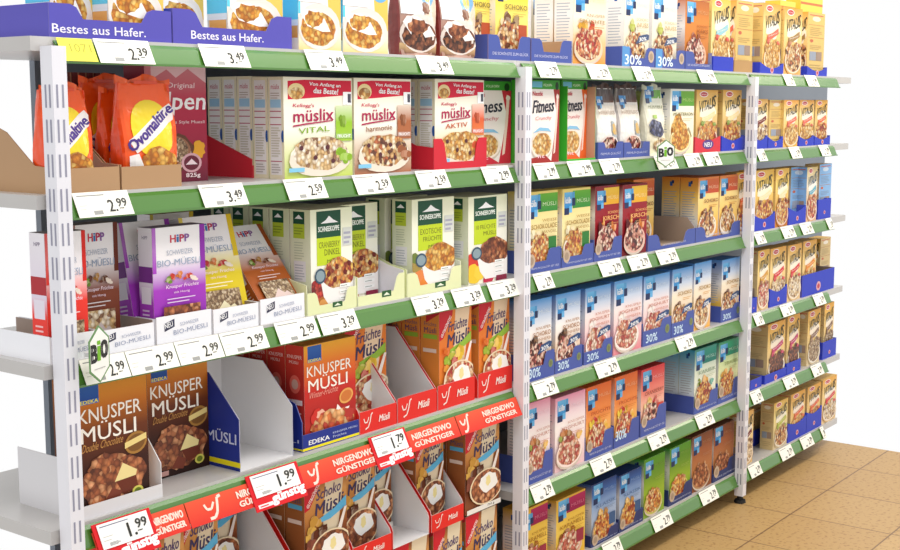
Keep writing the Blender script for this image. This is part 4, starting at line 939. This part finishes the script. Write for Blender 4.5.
carton('vit_straw', 6, 822, 836, 378, 'yellow carton with red banner at the far end, bottom shelf')
# ================================================================== FOURTH SHELF, bay with crunchy muesli
HE = .252
gs = [(0, .125), (.55, .225), (1, .225)]
wt = tray(4, 80, 164, 'flat', 508.5, 508.5, 'dcdadc', GREY, 'pale grey tray under the first dark chocolate carton', d=.21, side=[(0, .075), (.2, .125), (1, .125)])
carton('edeka_choc', 4, 71, 147, 377, 'dark chocolate carton beside the first post, fourth shelf', Y=.008, tray=1, d=.07)
carton('edeka_choc', 4, 146, 209, 357, 'dark chocolate carton set back beside the empty blue tray', Y=.10, d=.07)
def st_edeka(F): F.rect(0, .07, 1, .17, 'f0e020'); F.text('MÜSLI', .55, .5, .4, .25, 'c8d0ec', .01)
et = tray(4, 230, 287, None, .125, .125, '24348c', GREY, 'empty blue tray with grey walls between the crunchy muesli cartons', d=.25, side=[(0, .125), (.4, .225), (1, .225)], back=.225, sidedraw=st_edeka)
def fr_edeka(F):
    F.rect(0, .05, 1, .2, 'f0e020'); F.text('EDEKA', .1, .34, .36, .26, 'ffffff', .02); F.text('KNUSPER MÜSLI', .52, .6, .44, .14, 'b8c4ec', .01); F.text('Früchte', .52, .36, .24, .14, 'b8c4ec', .01)
e3 = carton('edeka_fruit', 4, 303.5, 357, 341, 'red crunchy muesli carton with fruit and blue corner in blue tray', Y=.008, tray=1, d=.062)
behind(e3, 3, .064, ['second red crunchy muesli carton behind the front one', 'third red crunchy muesli carton in the file', 'rearmost red crunchy muesli carton in the file'])
tray(4, 302.5, 359.5, 'flat', 436, 436, '24348c', '8890c0', 'blue tray with yellow stripe under the red crunchy carton', d=.27, side=[(0, .075), (.08, .12), (.25, .135), (1, .135)], sides='l', draw=fr_edeka, sidedraw=st_edeka)
def fr_gut(F):
    F.stroke([(.34, .85), (.3, .8), (.27, .5), (.22, .25), (.14, .18)], .03, 'f8e8e0'); F.stroke([(.1, .68), (.13, .48), (.19, .48), (.23, .7)], .025, 'f8e8e0'); F.text('Müsli', .5, .35, .28, .3, 'fbe8e0', .02, .2)
us = [(0, .05), (.02, .062), (.62, .225), (1, .225)]
for a, b, yh, l in ((359.5, 397, 413, 'red lipped tray with grey walls under the set back fruit carton'), (397.5, 437, 399, 'empty red lipped tray with grey walls, fourth shelf'),
                    (437.7, 475, 386.5, 'red lipped tray under the fruit carton beside the empty tray'), (478, 512.5, 374.5, 'red lipped tray under the fruit carton by second post')):
    tray(4, a, b, 'flat', yh, yh, RED, GREY, l, d=.24, side=us, draw=fr_gut)
g1 = carton('gut_fruit', 4, 341, 384, None, 'orange fruit muesli carton set back behind the red crunchy one', Y=.09, h=.28, tray=1, d=.066)
g2 = carton('gut_fruit', 4, 438.5, 473.5, None, 'orange fruit muesli carton beside the empty grey walled tray', Y=.006, h=.28, tray=1, d=.066)
behind(g2, 2, .069, ['second orange fruit muesli carton showing its side', 'third orange fruit muesli carton showing its side'])
carton('gut_fruit', 4, 479.5, 512, None, 'orange fruit muesli carton touching the second post', Y=.006, h=.28, tray=1, d=.066)
# ================================================================== BOTTOM STACKS, chocolate muesli
Z2 = at(481, 511, YF)[1]; HB = at(481, 422, YF)[1]-Z2
def bott(xl, xr, tier, label, Y=0, tray=0, d=.066):
    yr = 480 if tier == 2 else 530
    o = carton('gut_choc', 6, xl, xr, yr-22, label, Y=Y, h=HB if tier == 2 else Z2-ZT[6]-.006, z=Z2 if tier == 2 else ZT[6], tray=1, d=d); return o
def btray(a, b, z, label, lip='flat'):
    x0, x1 = span(6, a, b, 520, YF-.0045)
    r = make_tray('display_tray', ((x0+x1)/2, YF-.0045, z), x1-x0-.003, .24, lip, .05, .05, RED, GREY, us, 0, fr_gut)
    tag(r, label, 'display tray', 'display trays')
bott(143, 188.5, 2, 'chocolate muesli carton under the first red price card', Y=.006)
bott(177, 218, 2, 'chocolate muesli carton set back beside the first red card', Y=.055)
bott(195, 236, 2, 'third chocolate muesli carton in the rear left of the stack', Y=.18)
b1 = bott(303.5, 347, 2, 'chocolate muesli carton below the middle promotion strip, foremost', Y=.006)
behind(b1, 2, .069, ['second chocolate muesli carton behind the foremost one', 'third chocolate muesli carton behind the foremost one'])
bott(338, 375, 2, 'chocolate muesli carton set back right of the foremost one', Y=.052)
bott(360, 391, 2, 'chocolate muesli carton farthest back beside the grey wall', Y=.125)
b4 = bott(415.5, 443.5, 2, 'chocolate muesli carton behind the red lipped tray', Y=.06)
behind(b4, 1, .069, ['second chocolate muesli carton behind the red lipped tray'])
b5 = bott(465, 499, 2, 'chocolate muesli carton on top of another by second post', Y=.006)
behind(b5, 1, .069, ['second chocolate muesli carton behind the stacked pair'])
for a, b, l in ((137, 188, 'red lipped tray at the near end of chocolate stack'), (189, 236.5, 'red lipped tray beside the near end of chocolate stack'), (238, 296, 'empty grey walled tray in chocolate stack'), (299, 351, 'red lipped tray under the foremost chocolate carton'),
                (352.5, 392, 'red lipped tray beside the foremost chocolate carton'), (393, 430, 'empty tray with bare grey wall beside the red lipped one'), (431.5, 464, 'red lipped tray in front of the set back chocolate carton')):
    btray(a, b, Z2, l, None if l.startswith('empty') else 'flat')
btray(464.8, 500.5, ZT[6], 'red lipped tray at the foot of the stacked pair')
bott(465.5, 499.5, 1, 'lower chocolate muesli carton of the stacked pair by second post', Y=.006)
bott(433, 463.5, 1, 'lower chocolate muesli carton under the red lipped tray', Y=.006)
for a, b, l in ((138, 187, 'lowest chocolate carton at the near end'), (190, 235, 'lowest chocolate carton second from the near end'), (240, 294, 'lowest chocolate carton under the empty grey tray'), (301, 349, 'lowest chocolate carton under the foremost one'), (354, 391, 'lowest chocolate carton beside the foremost column'), (394, 429, 'lowest chocolate carton under empty red tray')):
    bott(a, b, 1, l, Y=.006, d=.2)
# ------------------------------------------------------------------ cartons squeezed clear of the tray walls they stand between
bpy.context.view_layer.update()
TR = []
for o in COL.objects:
    if o.get('category') == 'display tray':
        ch = {c.name.split('.')[0]: c for c in o.children}
        v = [o.location+Vector(c) for k in o.children for c in k.bound_box]
        walls = []
        for c in o.children:
            if c.name.startswith('side_panel'):
                xs = [o.location.x+k[0] for k in c.bound_box]; walls.append((min(xs), max(xs)))
        TR.append((min(p.x for p in v), max(p.x for p in v), min(p.y for p in v), max(p.y for p in v), min(p.z for p in v), max(p.z for p in v), walls))
for o in COL.objects:
    if o.type == 'MESH' and o.name.split('.')[0] in ('muesli_carton', 'cereal_carton') and abs(o.rotation_euler.x) < .01:
        bx = o.bound_box; xs = [b_[0] for b_ in bx]; ys = [b_[1] for b_ in bx]; zs = [b_[2] for b_ in bx]
        w0 = max(xs)-min(xs); x0, x1 = o.location.x-w0/2, o.location.x+w0/2
        y0, y1 = o.location.y+min(ys), o.location.y+max(ys); z0, z1 = o.location.z, o.location.z+max(zs)
        a, b_ = x0, x1
        for t in TR:
            if t[2] < y1 and t[3] > y0 and t[4] < z1 and t[5] > z0:
                for wa, wb in t[6]:
                    if wb > a and wa < b_:
                        if (wa+wb)/2 < (x0+x1)/2: a = max(a, wb+.0006)
                        else: b_ = min(b_, wa-.0006)

        if .84*w0 < b_-a < w0: o.scale.x = (b_-a)/w0; o.location.x = (a+b_)/2
# ================================================================== SHELVING
BEND = [W, 2*W, 4.2]; BST = [-.05, W, 2*W]
bn = ['first bay', 'middle bay', 'far bay']; on = {1: 'top', 2: 'second', 3: 'third', 4: 'fourth', 5: 'fifth', 6: 'bottom'}
for b in range(3):
    x0 = BST[b]-(.017 if b else 0); x1 = BEND[b]-(.017 if b < 2 else 0)
    fr = empty('shelving_frame', (x0, .5, 0)); tag(fr, ['grey steel shelving back behind the orange bags and crunchy muesli', 'grey steel shelving back behind the blue checkered muesli cartons', 'grey steel shelving back behind the tall yellow cartons'][b], 'shelving frame', 'shelving frames')
    mb = MB(); mb.box(.001 if b else .33, x1-x0-.001+(1.12 if b == 2 else 0), -.02, 0, .0, 1.74, 'ffffff', 'back_steel'); mb.build('back_panel', fr)
    mb = MB(); mb.box(.001, x1-x0-.001, -.24, -.225, .0, .085, 'ffffff', 'plinth_dark'); mb.build('plinth', fr)  # dark board added below the bottom shelf to stand in for its shadow
    for s in range(1, 7):
        if b == 0 and s == 5: continue
        z = ZR[s]; r = empty('shelf', (x0, 0, z))
        tag(r, 'steel shelf with green price rail, %s level of the %s' % (on[s], ['bay with the orange bags', 'bay with blue checkered cartons', 'bay of tall yellow cartons'][b]), 'shelf', 'shelves')
        mb = MB(); mb.box(.0006, x1-x0-.0006+(.2 if b == 2 else 0), RD-.0035, .478, RH-.028, RH, 'ffffff', 'shelf_steel'); mb.build('shelf_board', r)
        rx0 = (b*W+.0015)-x0; rx1 = ((b+1)*W-.0355 if b < 2 else 4.195)-x0
        pr = [(RD, RH-.008), (RD-.0045, RH-.007), (.0135, RH-.014), (.0005, .002), (-.004, .003), (-.0035, -.002), (.003, -.001), (.016, RH-.016), (RD, RH-.006)]
        mb = MB(); n = len(pr)
        A = [(rx0, y, zz) for y, zz in pr]; B = [(rx1, y, zz) for y, zz in pr]
        for i in range(n):
            j = (i+1) % n; mb.face([A[i], A[j], B[j], B[i]], 'ffffff', 'rail_green')
        mb.face(A[::-1], 'ffffff', 'rail_green'); mb.face(B, 'ffffff', 'rail_green')
        mb.build('price_rail', r)
for k in range(3):
    r = empty('shelf_post', (k*W-.017, 0, 0)); tag(r, ['slotted white post at the near end beside dark chocolate cartons', 'slotted white post between bananas carton and almond chocolate carton', 'slotted white post standing on black foot before tall yellow cartons'][k], 'shelf post', 'shelf posts')
    mb = MB(); zt = ZR[1]+.03; hw = .0165; y0, y1 = -.021, .0155
    mb.box(-hw, hw, y0, y1, .03, zt, 'ffffff', 'white_steel')
    z = .08
    while z < zt-.06:
        for u in (-.0075, .0055):
            mb.face([(u-.0022, y0-.0004, z), (u+.0022, y0-.0004, z), (u+.0022, y0-.0004, z+.044), (u-.0022, y0-.0004, z+.044)], 'ffffff', 'slot_dark')
            if 1.15 < z or z < .35: mb.face([(-hw-.0004, y0+.018+u+.0025, z), (-hw-.0004, y0+.018+u-.0025, z), (-hw-.0004, y0+.018+u-.0025, z+.044), (-hw-.0004, y0+.018+u+.0025, z+.044)], 'ffffff', 'slot_dark')
        z += .0667
    mb.build('post_tube', r)
    mb = MB(); n = 16
    for za, zb_, ra, rb in ((0, .012, .024, .022), (.012, .03, .012, .012)):
        for i in range(n):
            a, b2 = 2*math.pi*i/n, 2*math.pi*(i+1)/n
            mb.face([(ra*math.cos(a), ra*math.sin(a), za), (ra*math.cos(b2), ra*math.sin(b2), za), (rb*math.cos(b2), rb*math.sin(b2), zb_), (rb*math.cos(a), rb*math.sin(a), zb_)], 'ffffff', 'black_rubber')
        mb.face([(rb*math.cos(2*math.pi*i/n), rb*math.sin(2*math.pi*i/n), zb_) for i in range(n)], 'ffffff', 'black_rubber')
    o = mb.build('post_foot', r); o.location.y = -.003
# ------------------------------------------------------------------ price labels in the rails
SL = math.sqrt(RH*RH+RD*RD)
def rail_face(mb, w, h): return Face(mb, lambda a, b, k: (-w/2+a, -k, b), w, h)
TILT = -math.atan2(RD-.002, RH)
def price_mesh(price, w):
    mb = MB(); h = SL*.97
    mb.box(-w/2, w/2, 0, .0008, 0, h, 'fbf8ec')
    F = rail_face(mb, w, h)
    F.lines(.06, .72, .84, .92, 1, '8c8c88', .5); F.lines(.06, .2, .3, .6, 2, 'd8d4c8', .2); F.rect(.28, .08, .44, .24, 'a4a4a0')
    a, b = price.split('.')
    F.text(a+'.', .57, .16, .15, .48, '34342f', .012); F.text(b, .735, .34, .18, .34, '3c3c36', .012); F.rect(.76, .26, .84, .29, '55554c')
    return mb
done = {}
def price(s, xa, xb, p, word='white'):
    b = 0 if xa < 520 else (1 if xa < 745 else 2)
    y = {1: 60, 2: 190, 3: 290, 4: 360, 5: 430, 6: 480}[s]
    x0, z0 = at(xa, at_y(s, xa), .022); x1, z1 = at(xb, at_y(s, xb), .022)
    x0 = max(x0, b*W+.003); x1 = min(x1, 4.193); w = max(.04, x1-x0); x0 = min(x0, 4.193-w)
    mb = price_mesh(p, w); o = mb.build('price_label')
    o.location = (x0+w/2, -.0068, ZR[s]+.0015); o.rotation_euler.x = TILT
    c = x0+w/2
    it = min([i for i in ITEMS if i[0] == s], key=lambda i: abs(i[1]-c), default=None)
    core = it[2] if it else 'chocolate stack'
    stop = set('the with in a and behind beside of on an under next to by from without before at right turned dark first second third indigo navy its inside above below touching near half standing orange pale red lime brown white green'.split())
    def fit(t):
        ws = t.split()
        while len(re.findall(r'\w+', ' '.join(ws))) > 16: ws.pop()
        while ws[-1] in stop: ws.pop()
        return ' '.join(ws)
    t = fit('%s price label on the %s rail below the %s' % (p, on[s], core))
    if t in done: t = fit('%s price label one further along the %s rail past the %s' % (p, on[s], core))
    done[t] = 1
    tag(o, t, 'price label', 'price labels')
def at_y(s, x):    # picture height of a rail at column x, for reading measured columns
    X = at(x, 200, .022)[0]; P = Vector((X, .022, ZR[s]+RH))-CAM
    return 275-FPX*P.dot(UPV)/P.dot(FWD)
for s, rows in {1: [(91, 146, '2.39'), (196, 242, '3.49'), (302, 340, '3.49'), (414, 446, '3.49'), (533, 554, '2.79'), (584, 605, '2.79'), (630, 648, '2.79'), (695, 711, '2.79'), (781, 790, '2.79'), (803, 814, '2.79')],
                2: [(70, 125, '2.99'), (196, 240, '3.49'), (281, 320, '2.59'), (350, 386, '2.59'), (413, 443, '2.59'), (479, 506, '2.99'), (531, 552, '2.99'), (565, 588, '2.99'), (597, 617, '2.79'), (652, 672, '2.79'), (682, 697, '2.79'), (701, 716, '2.79'), (754, 762, '2.79'), (787, 797, '2.79'), (817, 826, '2.79')],
                3: [(77, 122, '2.99'), (123, 171, '2.99'), (172, 216, '2.99'), (217, 261, '2.99'), (272, 312, '2.99'), (315, 352, '3.29'), (409, 441, '3.29'), (449, 478, '3.29'), (485, 513, '3.29'), (531, 548, '2.79'), (596, 618, '2.79'), (625, 645, '2.79'), (654, 673, '2.79'), (752, 761, '2.79'), (779, 791, '2.79'), (798, 809, '2.79'), (824, 831, '2.79')],
                4: [(530, 552, '2.79'), (592, 614, '2.79'), (673, 690, '2.79'), (751, 759, '2.79'), (778, 790, '2.79'), (811, 821, '2.79')],
                5: [(528, 548, '2.79'), (588, 609, '2.79'), (645.5, 663.5, '2.79'), (693, 709, '2.79'), (748, 758, '2.79'), (781, 793, '2.79'), (809, 819, '2.79')],
                6: [(600, 617, '2.79'), (649, 667, '2.79'), (697, 713, '2.79'), (746, 757, '2.79'), (777, 789, '2.79'), (798, 809, '2.79'), (823, 831, '2.79')]}.items():
    for a, b, p in rows: price(s, a, b, p)
# yellow number tag at the near end of the top rail
x0 = .004; x1 = at(89, 45, .022)[0]
mb = MB(); w = x1-x0; mb.box(-w/2, w/2, 0, .0008, 0, SL*.9, 'f4ec50'); F = rail_face(mb, w, SL*.9); F.text('1071', .3, .4, .6, .36, 'b0a838')
o = mb.build('price_label'); o.location = ((x0+x1)/2, -.0068, ZR[1]+.003); o.rotation_euler.x = TILT; tag(o, 'yellow number tag reading 1071 at the near end of the top rail', 'price label', 'price labels')
# ------------------------------------------------------------------ red promotion strip pieces and cards on the fourth rail
def strip_tilt(o, z, y): o.location.z = z; o.location.y = y; o.rotation_euler.x = TILT
for a, b, logo, txt, l in ((90, 182, .0, (.62, .34), 'red promotion strip piece behind the first red price card'), (182.6, 295, (.2,), (.42, .36), 'red promotion strip piece with white swash between the first two cards'),
                     (295.6, 373, (.16,), (.42, .54), 'red promotion strip piece below the red crunchy carton'), (373.6, 453, 0, (.42, .5), 'red promotion strip piece beside the 1.79 card'), (453.6, 517, (.1,), (.4, .52), 'red promotion strip piece ending at the second post')):
    x0 = max(.003, at(a, at_y(4, a)+14, .008)[0]); x1 = min(W-.037, at(b, at_y(4, b)+14, .008)[0]); w = x1-x0-.001; h = .058
    mb = MB(); mb.box(-w/2, w/2, 0, .0012, 0, h, 'e4482c', left='d84028')
    F = rail_face(mb, w, h); F.rect(0, 0, 1, 1, 'e03428', 'ec5838')
    for u in (logo or ()): F.stroke([(u+.09,.9),(u+.06,.86),(u+.045,.55),(u+.03,.3),(u,.12),(u-.04,.12)],.06,'fbe0d0'); F.stroke([(u-.06,.72),(u-.045,.5),(u-.01,.48),(u+.02,.72)],.05,'fbe0d0')
    F.text('NIRGENDWO', txt[0], .53, txt[1], .28, 'fbe4d4', .035); F.text('GÜNSTIGER', txt[0], .17, txt[1], .28, 'fbe4d4', .035)
    o = mb.build('promotion_strip'); o.location.x = (x0+x1)/2; strip_tilt(o, ZR[4]-.024, -.0215); tag(o, l, 'promotion strip', 'promotion strips')
for a, b, p, l in ((93, 151, '1.99', 'red framed price card below the first dark chocolate carton'), (247, 298.5, '1.99', 'red framed price card below the empty blue tray'), (370, 406, '1.79', 'red framed price card reading 1.79 below the red lipped trays')):
    x0 = at(a, at_y(4, a)+8, 0)[0]; x1 = at(b, at_y(4, b)+8, 0)[0]; w = x1-x0; h = .088
    r = empty('hanging_price_card', ((x0+x1)/2, -.031, ZR[4]-.036)); r.rotation_euler.x = TILT
    mb = MB(); mb.box(-w/2, w/2, 0, .0015, 0, h, 'dc1c24'); F = rail_face(mb, w, h)
    F.text('günstig', .34, .03, .64, .3, 'ffffff', .045, .1, 3); F.rect(.06, .07, .34, .17, 'fbe8e8'); F.lines(.09, .3, .1, .15, 1, 'd83030', .6); F.rect(.0, .0, .05, 1, 'dc1c24'); mb.build('card_holder', r)
    mb = MB(); mb.box(-w*.43, w*.43, -.0022, -.0012, h*.36, h*.96, 'fbfaf6'); F = Face(mb, lambda aa, bb, k: (-w*.43+aa, -.0024-k, h*.36+bb), w*.86, h*.6)
    F.lines(.04, .8, .86, .94, 1, '7c7c94', .5); F.lines(.05, .25, .3, .6, 2, 'd0ccc0', .2); F.lines(.14, .36, .08, .22, 4, '8c8c88', .45); F.text('1.', .55, .18, .15, .56, '34342f', .02); F.text(p[2:], .72, .42, .22, .38, '3c3c36', .02); F.rect(.72, .3, .82, .34, '55554c')
    mb.build('price_insert', r); tag(r, l, 'promotion card', 'promotion cards')
# ------------------------------------------------------------------ organic hexagon signs
def sign(px, py, hh, wr, s, l, rot):
    Y = -.036; X, Z = at(px, py, Y); r = empty('organic_sign', (X, Y, Z)); r.rotation_euler.z = rot
    hw = hh*wr; P = [(0, hh), (hw, hh*.52), (hw, -.55*hh), (0, -hh), (-hw, -.55*hh), (-hw, hh*.52)]
    mb = MB(); slab(mb, P[::-1], lambda a, b, o: (a, o, b), .0015, C('6c9460'), C('6c9460'))
    F = Face(mb, lambda a, b, k: (a*1.0, -.0003-k, b), 1, 1); F.poly([(x*.9, y*.92) for x, y in P][::-1], 'f4f4ee')
    F.text('B', -hw*.8, -.24*hh, hw*.52, hh*.6, '2c2c2c', .05); F.text('i', -hw*.17, -.2*hh, hw*.2, hh*.66, '78b830', .05); F.text('O', hw*.14, -.16*hh, hw*.62, hh*.6, '2c2c2c', .05)
    F.rect(-hw*.6, -.5*hh, hw*.5, -.47*hh, 'b8b8b4'); mb.build('sign_plate', r)
    mb = MB(); mb.box(-.008, .008, .0015, .03, -.006, .002, 'e8e8ea'); mb.build('sign_clip', r)
    tag(r, l, 'organic sign', 'organic signs')
sign(99.5, 354, .0585, .62, 3, 'hexagonal organic sign clipped to the rail below the white trays', .35)
sign(666, 153.5, .0475, .78, 2, 'hexagonal organic sign clipped to the rail below the blueberry bag', -.45)
# ------------------------------------------------------------------ floor, light, world
mb = MB(); mb.box(-1.6, 5.6, -2.6, .5, -.05, 0, 'ffffff', None or 'floor_tiles') if False else None
floor_mat()
mb = MB(); mb.box(-.6, 4.4, -1.6, .5, -.04, 0, 'ffffff', 'floor_tiles'); structure(mb.build('floor'))
def lamp(x, y, z, sx, sy, e, col=(1, .97, .93)):
    l = bpy.data.lights.new('ceiling_lamp', 'AREA'); l.shape = 'RECTANGLE'; l.size = sx; l.size_y = sy; l.energy = e; l.color = col
    o = bpy.data.objects.new('ceiling_lamp', l); COL.objects.link(o); o.location = (x, y, z); return o
o = lamp(1.0, -.9, 3.1, 3.0, .5, 32, (1, .97, .95)); o.rotation_euler = (math.radians(8), 0, 0)
o = lamp(5.6, -.9, 3.1, 6.2, .5, 72, (1, .9, .72)); o.rotation_euler = (math.radians(8), 0, 0)
lamp(1.8, .12, 3.1, 5.0, .3, 19, (1, .96, .88))
wd = bpy.data.worlds.new('store_light'); scene.world = wd; wd.use_nodes = True
bg = wd.node_tree.nodes['Background']; bg.inputs['Color'].default_value = (1, 1, 1, 1); bg.inputs['Strength'].default_value = 1.0
wn, wl = wd.node_tree.nodes, wd.node_tree.links     # bright store all round, darker towards the floor
tc = wn.new('ShaderNodeTexCoord'); sx = wn.new('ShaderNodeSeparateXYZ'); mr = wn.new('ShaderNodeMapRange')
mr.inputs['From Min'].default_value = -.55; mr.inputs['From Max'].default_value = -.36; mr.inputs['To Min'].default_value = .3; mr.inputs['To Max'].default_value = 1.0
wl.new(tc.outputs['Generated'], sx.inputs[0]); wl.new(sx.outputs['Z'], mr.inputs['Value']); wl.new(mr.outputs[0], bg.inputs['Strength'])
scene.view_settings.view_transform = 'Standard'; scene.view_settings.look = 'None'; scene.view_settings.exposure = 0
